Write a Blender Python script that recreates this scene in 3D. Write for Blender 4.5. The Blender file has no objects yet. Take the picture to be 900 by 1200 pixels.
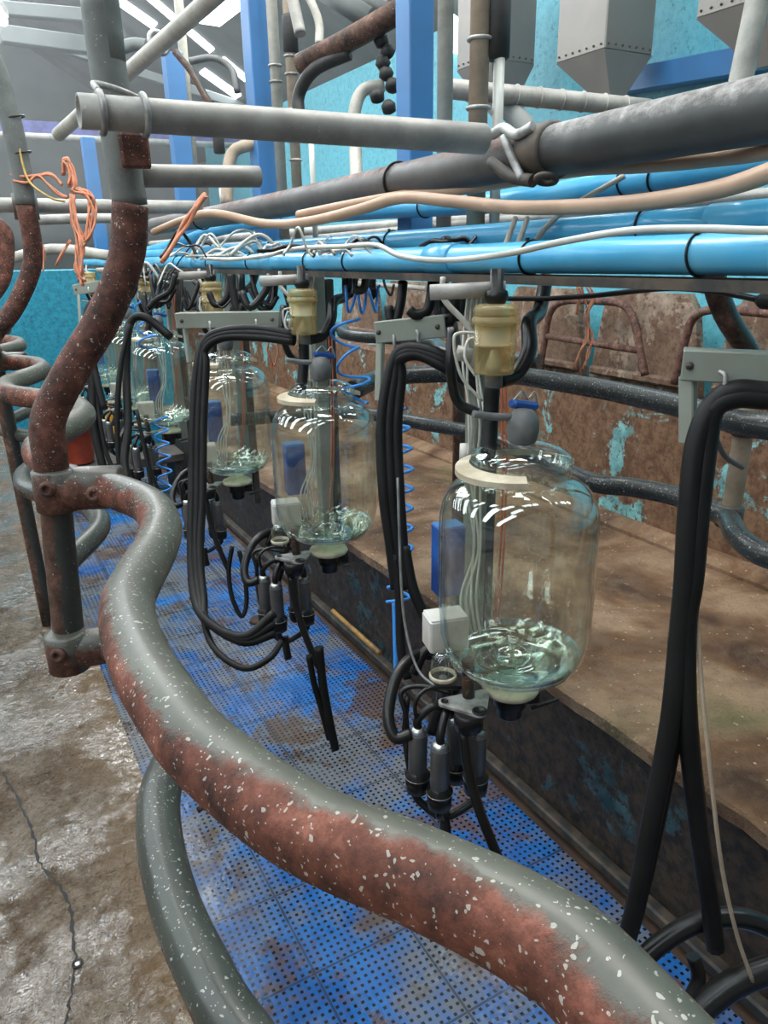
import bpy, math, random
from mathutils import Vector, Matrix
random.seed(7)
S = bpy.context.scene
COL = S.collection
# ------------------------------------------------------------------ camera basis
F = 870.0
H = 1.5
_D = Vector((40, -2496, F)).normalized()
_Z = -_D
_Y = Vector((-518, 295, F)); _Y -= _Z*_Y.dot(_Z); _Y.normalize()
_X = _Y.cross(_Z)
if _X[0] < 0: _X = -_X
CAM = Vector((0, 0, H))

def ray(px, py):
    c = Vector((px-450, 600-py, F))
    return Vector((c.dot(_X), c.dot(_Y), c.dot(_Z)))

def P(px, py, x=None, y=None, z=None, d=None):
    """point of the place seen at a photo position, at a known wall, depth or height"""
    r = ray(px, py)
    if x is not None: t = x/r[0]
    elif y is not None: t = y/r[1]
    elif z is not None: t = (z-H)/r[2]
    else: t = d/F
    return CAM + r*t

def PR(px, py):  # on the right roof slope z = 5.58-.6x
    r = ray(px, py)
    t = (5.56-H)/(r[2]+.6*r[0])
    return CAM + r*t

# ------------------------------------------------------------------ materials
MATS = {}
def newmat(name):
    m = bpy.data.materials.new(name); m.use_nodes = True
    nt = m.node_tree
    for n in list(nt.nodes): nt.nodes.remove(n)
    out = nt.nodes.new('ShaderNodeOutputMaterial')
    b = nt.nodes.new('ShaderNodeBsdfPrincipled')
    nt.links.new(b.outputs[0], out.inputs[0])
    MATS[name] = m
    return m, nt, b, out

class NT:
    def __init__(s, nt):
        s.nt = nt; s.tc = nt.nodes.new('ShaderNodeTexCoord').outputs['Object']
        s.geo = None
    def lk(s, a, b): s.nt.links.new(a, b)
    def noise(s, scale, detail=4, rough=.55, vec=None, dist=0):
        n = s.nt.nodes.new('ShaderNodeTexNoise'); n.inputs['Scale'].default_value = scale
        n.inputs['Detail'].default_value = detail; n.inputs['Roughness'].default_value = rough
        n.inputs['Distortion'].default_value = dist
        s.lk(vec or s.tc, n.inputs['Vector']); return n.outputs['Fac']
    def vor(s, scale, vec=None, feature='F1', out='Distance'):
        n = s.nt.nodes.new('ShaderNodeTexVoronoi'); n.feature = feature; n.inputs['Scale'].default_value = scale
        s.lk(vec or s.tc, n.inputs['Vector']); return n.outputs[out]
    def ramp(s, fac, stops):
        n = s.nt.nodes.new('ShaderNodeValToRGB'); e = n.color_ramp.elements
        while len(e) < len(stops): e.new(.5)
        for i, (p, c) in enumerate(stops):
            e[i].position = p; e[i].color = (c[0], c[1], c[2], 1) if not isinstance(c, (int, float)) else (c, c, c, 1)
        s.lk(fac, n.inputs[0]); return n.outputs[0]
    def mix(s, fac, a, b, blend='MIX'):
        n = s.nt.nodes.new('ShaderNodeMix'); n.data_type = 'RGBA'; n.blend_type = blend
        for v, i in ((fac, 0), (a, 6), (b, 7)):
            if isinstance(v, (int, float)): n.inputs[i].default_value = v
            elif isinstance(v, tuple): n.inputs[i].default_value = (v[0], v[1], v[2], 1)
            else: s.lk(v, n.inputs[i])
        return n.outputs[2]
    def math(s, op, a, b=0.0, c=None):
        n = s.nt.nodes.new('ShaderNodeMath'); n.operation = op
        for i, v in enumerate((a, b, c)):
            if v is None: continue
            if isinstance(v, (int, float)): n.inputs[i].default_value = v
            else: s.lk(v, n.inputs[i])
        return n.outputs[0]
    def bump(s, h, strength, dist, bs):
        n = s.nt.nodes.new('ShaderNodeBump'); n.inputs['Strength'].default_value = strength
        n.inputs['Distance'].default_value = dist
        s.lk(h, n.inputs['Height']); s.lk(n.outputs[0], bs.inputs['Normal'])
    def mapping(s, scale=(1, 1, 1), rot=(0, 0, 0)):
        n = s.nt.nodes.new('ShaderNodeMapping'); n.inputs['Scale'].default_value = scale
        n.inputs['Rotation'].default_value = rot
        s.lk(s.tc, n.inputs[0]); return n.outputs[0]
    def sep(s, v):
        n = s.nt.nodes.new('ShaderNodeSeparateXYZ'); s.lk(v, n.inputs[0]); return n.outputs
    def normal(s):
        if not s.geo: s.geo = s.nt.nodes.new('ShaderNodeNewGeometry')
        return s.geo.outputs['Normal']

def simple(name, col, rough=.5, metal=0, col2=None, scale=12, bump=0, lo=.42, hi=.62, spec=.5, detail=4):
    m, nt, b, o = newmat(name); N = NT(nt)
    b.inputs['Roughness'].default_value = rough; b.inputs['Metallic'].default_value = metal
    b.inputs['Specular IOR Level'].default_value = spec
    if col2 is None: col2 = tuple(c*.62 for c in col)
    f = N.noise(scale, detail)
    N.lk(N.ramp(f, [(lo, col), (hi, col2)]), b.inputs['Base Color'])
    if bump:
        N.bump(N.noise(scale*6, 3), bump, .002, b)
    return m

def paint_rust(name, paint, rust, rdir, thr, rough_p=.38, rough_r=.75, speck=.0, scale=9, metal=0.0, off=0.0, soft=.08):
    """painted steel pipe, rusted along one side, with dried splashes"""
    m, nt, b, o = newmat(name); N = NT(nt)
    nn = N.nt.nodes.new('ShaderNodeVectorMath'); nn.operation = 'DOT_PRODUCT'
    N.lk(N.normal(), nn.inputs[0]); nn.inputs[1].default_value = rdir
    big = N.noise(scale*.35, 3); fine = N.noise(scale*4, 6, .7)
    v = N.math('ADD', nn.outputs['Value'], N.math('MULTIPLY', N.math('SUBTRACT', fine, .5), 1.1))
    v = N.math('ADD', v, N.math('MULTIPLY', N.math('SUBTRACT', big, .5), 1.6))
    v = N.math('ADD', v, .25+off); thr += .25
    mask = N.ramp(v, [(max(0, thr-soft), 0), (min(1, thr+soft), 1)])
    rc = N.ramp(N.noise(scale*2.2, 6, .75), [(.36, tuple(c*.16 for c in rust)), (.46, tuple(c*.6 for c in rust)), (.55, rust), (.68, tuple(min(1, c*1.7+.03) for c in rust))])
    pc = N.ramp(N.noise(scale*1.3, 5, .65), [(.35, tuple(c*.66 for c in paint)), (.62, paint)])
    c = N.mix(mask, pc, rc)
    wv = N.nt.nodes.new('ShaderNodeTexNoise'); wv.inputs['Scale'].default_value = 90; N.lk(N.tc, wv.inputs['Vector'])
    va = N.nt.nodes.new('ShaderNodeVectorMath'); va.operation = 'MULTIPLY_ADD'; N.lk(wv.outputs['Color'], va.inputs[0]); va.inputs[1].default_value = (.012, .012, .012); N.lk(N.tc, va.inputs[2])
    V = va.outputs[0]
    spot = None
    for sc_, rr_, ch in ((210, .26, 0), (115, .17, 1), (380, .3, 2)):
        cs_ = N.sep(N.vor(sc_, V, out='Color'))
        rad_ = N.math('MULTIPLY', cs_[(ch+1) % 3], rr_*1.6)
        q_ = N.math('MULTIPLY', N.math('LESS_THAN', N.vor(sc_, V), rad_), N.math('LESS_THAN', cs_[ch], speck))
        spot = q_ if spot is None else N.math('MAXIMUM', spot, q_)
    spot = N.math('MULTIPLY', spot, .6)
    c = N.mix(spot, c, (.52, .52, .45))
    N.lk(c, b.inputs['Base Color'])
    r = N.math('ADD', N.math('MULTIPLY', mask, rough_r-rough_p), rough_p); N.lk(r, b.inputs['Roughness'])
    b.inputs['Metallic'].default_value = metal
    h = N.math('ADD', N.math('MULTIPLY', N.math('MULTIPLY', mask, fine), 1.2), N.math('MULTIPLY', spot, .5))
    N.bump(h, .6, .0025, b)
    return m

paint_rust('rail_paint', (.095, .097, .075), (.15, .045, .024), (-.78, -.60, -.22), .24, speck=.16, soft=.15)
paint_rust('rail_lower', (.055, .062, .052), (.10, .045, .028), (-.7, -.2, -.6), .66, speck=.16, rough_p=.3)
paint_rust('post_rust', (.09, .10, .09), (.12, .040, .024), (.2, .0, .0), .1, speck=.10, off=.55, soft=.2)
paint_rust('post_dark', (.045, .05, .045), (.10, .048, .03), (-.9, -.3, 0), .5, speck=.03, rough_p=.35)
paint_rust('post_pale', (.19, .205, .19), (.20, .12, .09), (0, 0, 0), .42, speck=.02, rough_p=.6)
paint_rust('fitting', (.09, .087, .072), (.12, .048, .03), (-.6, -.5, -.4), .45, speck=.06)
paint_rust('rail_black', (.038, .044, .044), (.10, .06, .04), (0, 0, -1), .75, speck=.2, rough_p=.3)
paint_rust('top_pipe', (.055, .058, .055), (.24, .235, .225), (0, 0, 1.25), .55, speck=.0, rough_p=.5, rough_r=.7, soft=.25)  # pale dust on upward faces, dark beneath; light from above painted in too
paint_rust('old_pipe', (.10, .095, .09), (.16, .095, .08), (.2, -.3, .5), .22, speck=.0, rough_p=.5, rough_r=.7, soft=.2)
paint_rust('galv_pipe', (.40, .385, .35), (.30, .21, .16), (0, 0, 0), .48, speck=.02, rough_p=.5, metal=.15)
paint_rust('pale_pipe', (.48, .46, .40), (.34, .26, .19), (0, 0, 0), .42, speck=.01, rough_p=.55)
paint_rust('tan_pipe', (.42, .33, .24), (.22, .14, .10), (0, 0, 0), .40, speck=.01, rough_p=.6)
paint_rust('hoop_rust', (.17, .10, .075), (.13, .06, .042), (0, 0, 0), .1, speck=.02, off=.4)
simple('jar_ring', (.62, .56, .42), .5, 0, (.45, .38, .27), 20)
simple('rubber', (.008, .008, .008), .30, 0, (.013, .013, .013), 9, .1, spec=.4)
simple('hose_black', (.007, .007, .007), .5, 0, (.012, .012, .012), 9, .1, spec=.25)
simple('rubber_matte', (.012, .012, .012), .6, 0, (.03, .028, .025), 14, .2)
simple('steel_cup', (.20, .21, .225), .36, .7, (.13, .135, .14), 7)
simple('steel_bright', (.62, .62, .60), .3, .9, (.40, .39, .36), 20)
simple('alloy', (.50, .50, .48), .42, .35, (.22, .21, .2), 25, .1)
simple('dark_steel', (.035, .035, .033), .6, .1, (.10, .075, .055), 14, .2)
simple('bracket_paint', (.24, .265, .225), .5, 0, (.20, .20, .16), 9, .1, .45, .8)
simple('blue_pipe', (.07, .40, .68), .22, 0, (.13, .47, .70), 6, 0, .4, .7)
simple('blue_hose', (.05, .30, .85), .3, 0, (.06, .34, .85), 6)
simple('blue_steel', (.045, .19, .44), .42, 0, (.05, .15, .33), 4, 0, .45, .8)
simple('blue_box', (.02, .11, .42), .4, 0, (.01, .045, .2), 8)
simple('violet_steel', (.12, .13, .34), .5)
simple('tan_hose', (.46, .30, .20), .5, 0, (.36, .23, .15), 8, 0, .4, .75)
simple('clear_hose', (.62, .64, .60), .3, 0, (.50, .50, .44), 8)
simple('white_tube', (.58, .58, .52), .4, 0, (.42, .40, .34), 10)
simple('white_box', (.62, .60, .56), .45, 0, (.50, .45, .40), 8)
simple('grey_plastic', (.15, .155, .155), .5, 0, (.09, .09, .085), 18, .1)
simple('orange_wire', (.60, .13, .05), .5, 0, (.42, .09, .035), 12)
simple('yellow_wire', (.55, .36, .08), .5)
simple('twine', (.66, .24, .13), .85, 0, (.45, .22, .14), 40)
simple('yellow_pipe', (.42, .23, .05), .45, 0, (.2, .11, .03), 14)
simple('orange_plastic', (.62, .09, .03), .4, 0, (.45, .07, .03), 8)
simple('yellow_plastic', (.75, .38, .02), .4, 0, (.65, .30, .02), 8)
simple('copper', (.45, .20, .11), .4, .7)
simple('green_liquid', (.40, .50, .42), .2)
simple('ceiling_sheet', (.20, .215, .21), .7, 0, (.14, .155, .15), 1.5)
simple('wall_grey', (.19, .205, .20), .7, 0, (.13, .145, .14), .9)
simple('galv_sheet', (.19, .18, .165), .45, .35, (.22, .20, .18), 3, .05)
simple('brick_dirt', (.05, .03, .02), .8, 0, (.09, .05, .03), 6)

def mat_concrete_left():
    m, nt, b, o = newmat('wet_concrete'); N = NT(nt)
    n1 = N.noise(2.2, 5, .6); n2 = N.noise(14, 8, .7); n3 = N.noise(60, 5, .7)
    c = N.ramp(n1, [(.34, (.27, .21, .16)), (.5, (.21, .15, .10)), (.66, (.12, .07, .038))])
    c = N.mix(N.ramp(n2, [(.46, 0), (.60, .8)]), c, (.36, .29, .22))
    c = N.mix(N.ramp(N.noise(9, 8, .75), [(.52, 0), (.62, .7)]), c, (.11, .062, .032))
    c = N.mix(N.ramp(n3, [(.54, 0), (.66, .8)]), c, (.045, .028, .018))
    c = N.mix(N.ramp(N.noise(110, 4, .7), [(.56, 0), (.66, .7)]), c, (.42, .34, .26))
    x_ = N.sep(N.tc)[0]
    e_ = N.ramp(N.math('ADD', x_, N.math('MULTIPLY', N.math('SUBTRACT', n1, .5), .5)), [(.06, 0), (.22, .8)])
    c = N.mix(e_, c, (.27, .17, .09))
    N.lk(c, b.inputs['Base Color'])
    wet = N.ramp(N.noise(3.1, 4, .6), [(.46, .05), (.60, .30)])
    N.lk(wet, b.inputs['Roughness'])
    h = N.math('ADD', N.math('MULTIPLY', n2, 1.0), N.math('MULTIPLY', n3, .45))
    h = N.math('ADD', h, N.math('MULTIPLY', N.noise(28, 2, .5, dist=1.5), .8))
    N.bump(h, 1.0, .05, b)
    wm = N.ramp(N.math('ADD', N.noise(2.6, 3), N.math('MULTIPLY', N.noise(30, 3), .3)), [(.62, 0), (.71, 1)])
    N.lk(wm, b.inputs['Coat Weight']); b.inputs['Coat Roughness'].default_value = .03; b.inputs['Coat IOR'].default_value = 1.55
    bn = nt.nodes.new('ShaderNodeBump'); bn.inputs['Strength'].default_value = .8; bn.inputs['Distance'].default_value = .010
    N.lk(N.noise(30, 3, .55, dist=1.0), bn.inputs['Height']); N.lk(bn.outputs[0], b.inputs['Coat Normal'])
mat_concrete_left()

def mat_brown_concrete():
    m, nt, b, o = newmat('brown_concrete'); N = NT(nt)
    n1 = N.noise(1.6, 5, .65, dist=.4); n2 = N.noise(9, 8, .7); n3 = N.noise(70, 4, .7)
    c = N.ramp(n1, [(.36, (.055, .024, .010)), (.47, (.17, .085, .036)), (.58, (.36, .235, .14))])
    c = N.mix(N.ramp(n2, [(.46, 0), (.64, .8)]), c, (.20, .125, .075))
    c = N.mix(N.ramp(N.noise(1.1, 3), [(.60, 0), (.70, .55)]), c, (.10, .12, .035))
    c = N.mix(N.ramp(n3, [(.58, 0), (.68, .75)]), c, (.07, .04, .025))
    peb = N.vor(55); pc = N.sep(N.vor(55, out='Color'))[0]
    pm = N.math('MULTIPLY', N.math('LESS_THAN', peb, .26), N.math('LESS_THAN', pc, .10))
    c = N.mix(pm, c, (.5, .38, .26))
    N.lk(c, b.inputs['Base Color'])

    N.lk(N.ramp(N.noise(2.4, 3), [(.4, .38), (.62, .75)]), b.inputs['Roughness'])
    N.bump(N.math('ADD', n2, N.math('ADD', N.math('MULTIPLY', n3, .4), pm)), 1.0, .03, b)
mat_brown_concrete()

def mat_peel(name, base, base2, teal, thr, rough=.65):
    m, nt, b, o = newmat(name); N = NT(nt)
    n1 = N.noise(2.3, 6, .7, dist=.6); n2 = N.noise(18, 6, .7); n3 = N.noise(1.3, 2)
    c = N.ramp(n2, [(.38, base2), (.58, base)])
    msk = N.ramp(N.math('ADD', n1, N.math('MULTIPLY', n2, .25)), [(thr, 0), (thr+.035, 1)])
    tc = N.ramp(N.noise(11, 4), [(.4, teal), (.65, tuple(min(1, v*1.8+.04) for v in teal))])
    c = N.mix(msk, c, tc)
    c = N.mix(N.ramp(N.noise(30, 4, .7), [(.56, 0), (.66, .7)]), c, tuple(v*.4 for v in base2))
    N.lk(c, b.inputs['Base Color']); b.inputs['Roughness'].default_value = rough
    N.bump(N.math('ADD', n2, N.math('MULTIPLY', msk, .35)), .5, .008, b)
mat_peel('low_wall', (.20, .115, .065), (.095, .045, .024), (.11, .28, .29), .68)
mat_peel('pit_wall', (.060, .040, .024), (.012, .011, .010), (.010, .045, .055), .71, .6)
mat_peel('trough', (.19, .12, .078), (.115, .062, .038), (.19, .14, .10), .60)
mat_peel('turquoise', (.13, .46, .55), (.09, .38, .48), (.16, .18, .15), .80, .5)
mat_peel('teal_panel', (.02, .27, .38), (.012, .16, .23), (.03, .14, .18), .72, .45)

def mat_mats():
    m, nt, b, o = newmat('blue_mat'); N = NT(nt)
    x, y, z = N.sep(N.tc)
    PITCH = .0245
    def cell(v, p): 
        f = N.math('FRACT', N.math('MULTIPLY', v, 1/p)); return N.math('ABSOLUTE', N.math('SUBTRACT', f, .5))
    hx = N.math('LESS_THAN', cell(x, PITCH), .21); hy = N.math('LESS_THAN', cell(y, PITCH), .21)
    hole = N.math('MULTIPLY', hx, hy)
    TS = PITCH*14
    sx = N.math('GREATER_THAN', cell(x, TS), .488); sy = N.math('GREATER_THAN', cell(y, TS), .488)
    seam = N.math('MAXIMUM', sx, sy)
    hole = N.math('MULTIPLY', hole, N.math('SUBTRACT', 1, seam))
    d = N.noise(1.5, 5, .6, dist=.5); d2 = N.noise(9, 6, .7)
    c = N.ramp(N.noise(3, 3), [(.4, (.012, .11, .38)), (.62, (.022, .18, .52))])
    worn = N.ramp(N.math('ADD', d, N.math('MULTIPLY', N.math('SUBTRACT', d2, .5), .4)), [(.41, 0), (.55, .88)])
    c = N.mix(worn, c, (.17, .165, .15))
    dirt = N.ramp(N.math('ADD', N.noise(2.6, 4), N.math('MULTIPLY', N.noise(22, 4), .35)), [(.70, 0), (.78, .85)])
    c = N.mix(dirt, c, (.12, .07, .04))
    c = N.mix(hole, c, (.006, .008, .014))
    c = N.mix(N.math('MULTIPLY', seam, .8), c, (.02, .03, .05))
    N.lk(c, b.inputs['Base Color'])
    N.lk(N.ramp(N.noise(4, 3), [(.42, .14), (.6, .4)]), b.inputs['Roughness'])
    h = N.math('SUBTRACT', 1, N.math('MAXIMUM', hole, seam))
    h = N.math('ADD', h, N.math('MULTIPLY', N.noise(40, 3), .3))
    N.bump(h, .7, .006, b)
mat_mats()

def mat_glass(name, tint, k=1.0, base=.03):
    m, nt, b, out = newmat(name); nt.nodes.remove(b)
    t = nt.nodes.new('ShaderNodeBsdfTransparent'); t.inputs[0].default_value = (*tint, 1)
    g = nt.nodes.new('ShaderNodeBsdfGlossy'); g.inputs['Roughness'].default_value = .03
    g.inputs[0].default_value = (.95, 1, .98, 1)
    lw = nt.nodes.new('ShaderNodeLayerWeight'); lw.inputs['Blend'].default_value = .5
    N = NT(nt)
    smear = N.ramp(N.noise(14, 4), [(.5, 0), (.8, .05)])
    f = N.math('ADD', N.math('MULTIPLY', N.math('POWER', lw.outputs['Facing'], 3.2), .8*k), base)
    f = N.math('ADD', f, smear)
    bn = nt.nodes.new('ShaderNodeBump'); bn.inputs['Strength'].default_value = .06 if name == 'base_glass' else .25; bn.inputs['Distance'].default_value = .004
    N.lk(N.noise(9, 2), bn.inputs['Height']); N.lk(bn.outputs[0], g.inputs['Normal'])
    mx = nt.nodes.new('ShaderNodeMixShader'); N.lk(f, mx.inputs[0]); N.lk(t.outputs[0], mx.inputs[1]); N.lk(g.outputs[0], mx.inputs[2])
    N.lk(mx.outputs[0], out.inputs[0])
mat_glass('jar_glass', (.95, .965, .945), 1.0, .075)
mat_glass('base_glass', (.88, .94, .88), 1.0, .13)
mat_glass('amber_plastic', (.80, .66, .38), 1.0, .10)

def frosted():
    m, nt, b, out = newmat('amber_cup')
    b.inputs['Base Color'].default_value = (.60, .49, .27, 1); b.inputs['Roughness'].default_value = .25
    t = nt.nodes.new('ShaderNodeBsdfTransparent'); t.inputs[0].default_value = (.92, .84, .62, 1)
    mx = nt.nodes.new('ShaderNodeMixShader'); mx.inputs[0].default_value = .40
    nt.links.new(t.outputs[0], mx.inputs[1]); nt.links.new(b.outputs[0], mx.inputs[2]); nt.links.new(mx.outputs[0], out.inputs[0])
frosted()

def emis(name, col, s):
    m, nt, b, out = newmat(name); nt.nodes.remove(b)
    e = nt.nodes.new('ShaderNodeEmission'); e.inputs[0].default_value = (*col, 1); e.inputs[1].default_value = s
    nt.links.new(e.outputs[0], out.inputs[0])
emis('lamp_glow', (1, .96, .84), 14)
emis('sky_glow', (.86, .95, 1), 10)
emis('added_ridge_glow', (.90, .96, 1), 15)

# ------------------------------------------------------------------ mesh helpers
def cr(pts, n=6, rad=None):
    """Catmull-Rom through the points"""
    pts = [Vector(p) for p in pts]
    if len(pts) < 3: 
        return pts, ([rad]*len(pts) if not isinstance(rad, (list, tuple)) else list(rad))
    R = rad if isinstance(rad, (list, tuple)) else [rad]*len(pts)
    out, ro = [], []
    ext = [pts[0]*2-pts[1]] + pts + [pts[-1]*2-pts[-2]]
    for i in range(len(pts)-1):
        p0, p1, p2, p3 = ext[i:i+4]
        for k in range(n):
            t = k/n
            out.append(.5*((2*p1)+(p2-p0)*t+(2*p0-5*p1+4*p2-p3)*t*t+(3*p1-p0-3*p2+p3)*t**3))
            ro.append(R[i]*(1-t)+R[i+1]*t)
    out.append(pts[-1]); ro.append(R[-1])
    return out, ro

class MB:
    def __init__(s): s.v = []; s.f = []; s.sm = []
    def tube(s, pts, r, seg=12, n=6, spline=True, closed=False, hollow=0):
        if spline and not closed: pts, R = cr(pts, n, r)
        else:
            pts = [Vector(p) for p in pts]; R = list(r) if isinstance(r, (list, tuple)) else [r]*len(pts)
        N_ = len(pts); b0 = len(s.v)
        tan = []
        for i in range(N_):
            if closed: t = pts[(i+1) % N_]-pts[i-1]
            else: t = pts[min(i+1, N_-1)]-pts[max(i-1, 0)]
            if t.length < 1e-9: t = Vector((0, 0, 1))
            tan.append(t.normalized())
        ref = Vector((0, 0, 1)) if abs(tan[0].z) < .9 else Vector((1, 0, 0))
        u = tan[0].cross(ref).normalized()
        for i in range(N_):
            u = u-tan[i]*u.dot(tan[i])
            if u.length < 1e-6: u = tan[i].orthogonal()
            u.normalize(); w = tan[i].cross(u)
            for k in range(seg):
                a = 2*math.pi*k/seg
                s.v.append(pts[i]+(u*math.cos(a)+w*math.sin(a))*R[i])
        M = N_ if closed else N_-1
        for i in range(M):
            j = (i+1) % N_
            for k in range(seg):
                k2 = (k+1) % seg
                s.f.append((b0+i*seg+k, b0+i*seg+k2, b0+j*seg+k2, b0+j*seg+k)); s.sm.append(True)
        if not closed:
            if hollow:
                # open end with wall thickness at the start
                for e, i in ((0, 0), (1, N_-1)):
                    off = len(s.v); c = pts[i]; inward = tan[i]*(1 if e == 0 else -1)
                    for k in range(seg): s.v.append(c+(s.v[b0+i*seg+k]-c)*hollow)
                    for k in range(seg): s.v.append(s.v[off+k]+inward*R[i]*2.5)
                    for k in range(seg):
                        k2 = (k+1) % seg
                        s.f.append((b0+i*seg+k, off+k, off+k2, b0+i*seg+k2)); s.sm.append(False)
                        s.f.append((off+k, off+seg+k, off+seg+k2, off+k2)); s.sm.append(True)
                    s.f.append(tuple(off+seg+k for k in range(seg))); s.sm.append(False)
            else:
                s.f.append(tuple(b0+k for k in range(seg))[::-1]); s.sm.append(False)
                s.f.append(tuple(b0+(N_-1)*seg+k for k in range(seg))); s.sm.append(False)
        return s
    def ring(s, c, nrm, R, r, seg=20, ts=8, a0=0, a1=2*math.pi, ref=None):
        nrm = Vector(nrm).normalized(); u = (Vector(ref) if ref else nrm.orthogonal()); u = (u-nrm*u.dot(nrm)).normalized(); w = nrm.cross(u)
        full = abs(a1-a0-2*math.pi) < 1e-4
        pts = [Vector(c)+(u*math.cos(a0+(a1-a0)*i/seg)+w*math.sin(a0+(a1-a0)*i/seg))*R for i in range(seg if full else seg+1)]
        return s.tube(pts, r, ts, spline=False, closed=full)
    def lathe(s, prof, c=(0, 0, 0), seg=32, ax=(0, 0, 1), cap=True):
        c = Vector(c); ax = Vector(ax).normalized(); u = ax.orthogonal().normalized(); w = ax.cross(u); b0 = len(s.v)
        for (r, z) in prof:
            for k in range(seg):
                a = 2*math.pi*k/seg
                s.v.append(c+ax*z+(u*math.cos(a)+w*math.sin(a))*max(r, 1e-4))
        for i in range(len(prof)-1):
            for k in range(seg):
                k2 = (k+1) % seg
                s.f.append((b0+i*seg+k, b0+i*seg+k2, b0+(i+1)*seg+k2, b0+(i+1)*seg+k)); s.sm.append(True)
        if cap:
            s.f.append(tuple(b0+k for k in range(seg))[::-1]); s.sm.append(False)
            e = b0+(len(prof)-1)*seg
            s.f.append(tuple(e+k for k in range(seg))); s.sm.append(False)
        return s
    def box(s, c, size, rotz=0, M=None, bev=0):
        c = Vector(c); hx, hy, hz = [q/2 for q in size]
        R = M or Matrix.Rotation(rotz, 3, 'Z')
        b = min(bev, hx*.9, hy*.9, hz*.9)
        if b <= 0:
            b0 = len(s.v)
            for x in (-hx, hx):
                for y in (-hy, hy):
                    for z in (-hz, hz): s.v.append(c+R @ Vector((x, y, z)))
            for f in ((0, 1, 3, 2), (4, 6, 7, 5), (0, 4, 5, 1), (2, 3, 7, 6), (0, 2, 6, 4), (1, 5, 7, 3)):
                s.f.append(tuple(b0+i for i in f)); s.sm.append(False)
            return s
        # bevelled: rounded rectangle section in XY, inset at both ends in Z
        def sect(z, ins):
            pts = []
            ax_, ay_ = hx-ins, hy-ins; bb = b
            for (sx, sy) in ((1, 1), (-1, 1), (-1, -1), (1, -1)):
                q = [(ax_*sx, (ay_-bb)*sy), ((ax_-bb)*sx, ay_*sy)]
                if sx*sy < 0: q.reverse()
                pts += q
            return [c+R @ Vector((px, py, z)) for px, py in pts]
        rows = [sect(-hz, b*.999 if b*2 < min(hx, hy) else b*.5), sect(-hz+b, 0), sect(hz-b, 0), sect(hz, b*.999 if b*2 < min(hx, hy) else b*.5)]
        b0 = len(s.v)
        for r_ in rows: s.v += r_
        for i in range(3):
            for k in range(8):
                k2 = (k+1) % 8
                s.f.append((b0+i*8+k, b0+i*8+k2, b0+(i+1)*8+k2, b0+(i+1)*8+k)); s.sm.append(False)
        s.f.append(tuple(b0+k for k in range(8))[::-1]); s.sm.append(False)
        s.f.append(tuple(b0+24+k for k in range(8))); s.sm.append(False)
        return s
    def beam(s, a, b, w, h, up=(0, 0, 1), bev=.003):
        """box from a to b, w across, h along up"""
        a, b = Vector(a), Vector(b); t = (b-a); L = t.length; t.normalize()
        up = Vector(up); sd = t.cross(up).normalized(); u2 = sd.cross(t)
        M = Matrix((sd, u2, t)).transposed()
        return s.box((a+b)/2, (w, h, L), M=M, bev=bev)
    def poly(s, pts, off):
        """polygon extruded by vector off"""
        pts = [Vector(p) for p in pts]; off = Vector(off); n = len(pts); b0 = len(s.v)
        s.v += pts+[p+off for p in pts]
        s.f.append(tuple(b0+i for i in range(n))); s.sm.append(False)
        s.f.append(tuple(b0+n+i for i in range(n))[::-1]); s.sm.append(False)
        for i in range(n):
            j = (i+1) % n
            s.f.append((b0+j, b0+i, b0+n+i, b0+n+j)); s.sm.append(False)
        return s
    def quad(s, *p):
        b0 = len(s.v); s.v += [Vector(q) for q in p]; s.f.append(tuple(range(b0, b0+len(p)))); s.sm.append(False); return s
    def build(s, name, mat, parent=None, label=None, cat=None, group=None, kind=None, mats=None, fix=True):
        me = bpy.data.meshes.new(name)
        if parent is not None: org = wloc(parent)
        else:
            xs = [p[0] for p in s.v]; ys = [p[1] for p in s.v]; zs = [p[2] for p in s.v]
            org = Vector(((min(xs)+max(xs))/2, (min(ys)+max(ys))/2, min(zs)))
            if kind == 'structure': org = Vector((0, 0, 0))
        me.from_pydata([tuple(p-org) for p in s.v], [], s.f)
        me.polygons.foreach_set('use_smooth', s.sm)
        me.materials.append(MATS[mat]); me.update()
        if fix:
            import bmesh
            bm = bmesh.new(); bm.from_mesh(me); bmesh.ops.recalc_face_normals(bm, faces=bm.faces); bm.to_mesh(me); bm.free()
        o = bpy.data.objects.new(name, me); COL.objects.link(o)
        if parent is not None:
            o.parent = parent; o.location = (0, 0, 0)
        else: o.location = org
        tag(o, label, cat, group, kind)
        return o

def wloc(o):
    v = Vector((0, 0, 0))
    while o is not None: v += o.location; o = o.parent
    return v
def tag(o, label=None, cat=None, group=None, kind=None):
    if label: o['label'] = label
    if cat: o['category'] = cat
    if group: o['group'] = group
    if kind: o['kind'] = kind
    return o
def thing(name, loc, label, cat, group=None):
    o = bpy.data.objects.new(name, None); COL.objects.link(o); o.location = loc; o.empty_display_size = .05
    return tag(o, label, cat, group)
def kids(o): return [c for c in bpy.data.objects if c.parent == o]
def copy_tree(o, parent=None, off=None, label=None):
    c = o.copy(); COL.objects.link(c)
    if parent is not None: c.parent = parent
    if off is not None: c.location = o.location+Vector(off)
    if label: c['label'] = label
    for ch in kids(o): copy_tree(ch, c)
    return c

# ================================================================== SETTING
XL, XR, ZP = .26, 1.69, -.64
XW = 3.15
YE = 9.0
m = MB(); m.box((-2.87, 5, -.06), (6.26, 18, .12)); m.build('floor_left', 'wet_concrete', kind='structure')
m = MB(); m.box((XL-.06, 5, -.38), (.10, 18, .52)); m.build('wall_pit_left', 'pit_wall', kind='structure')
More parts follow.
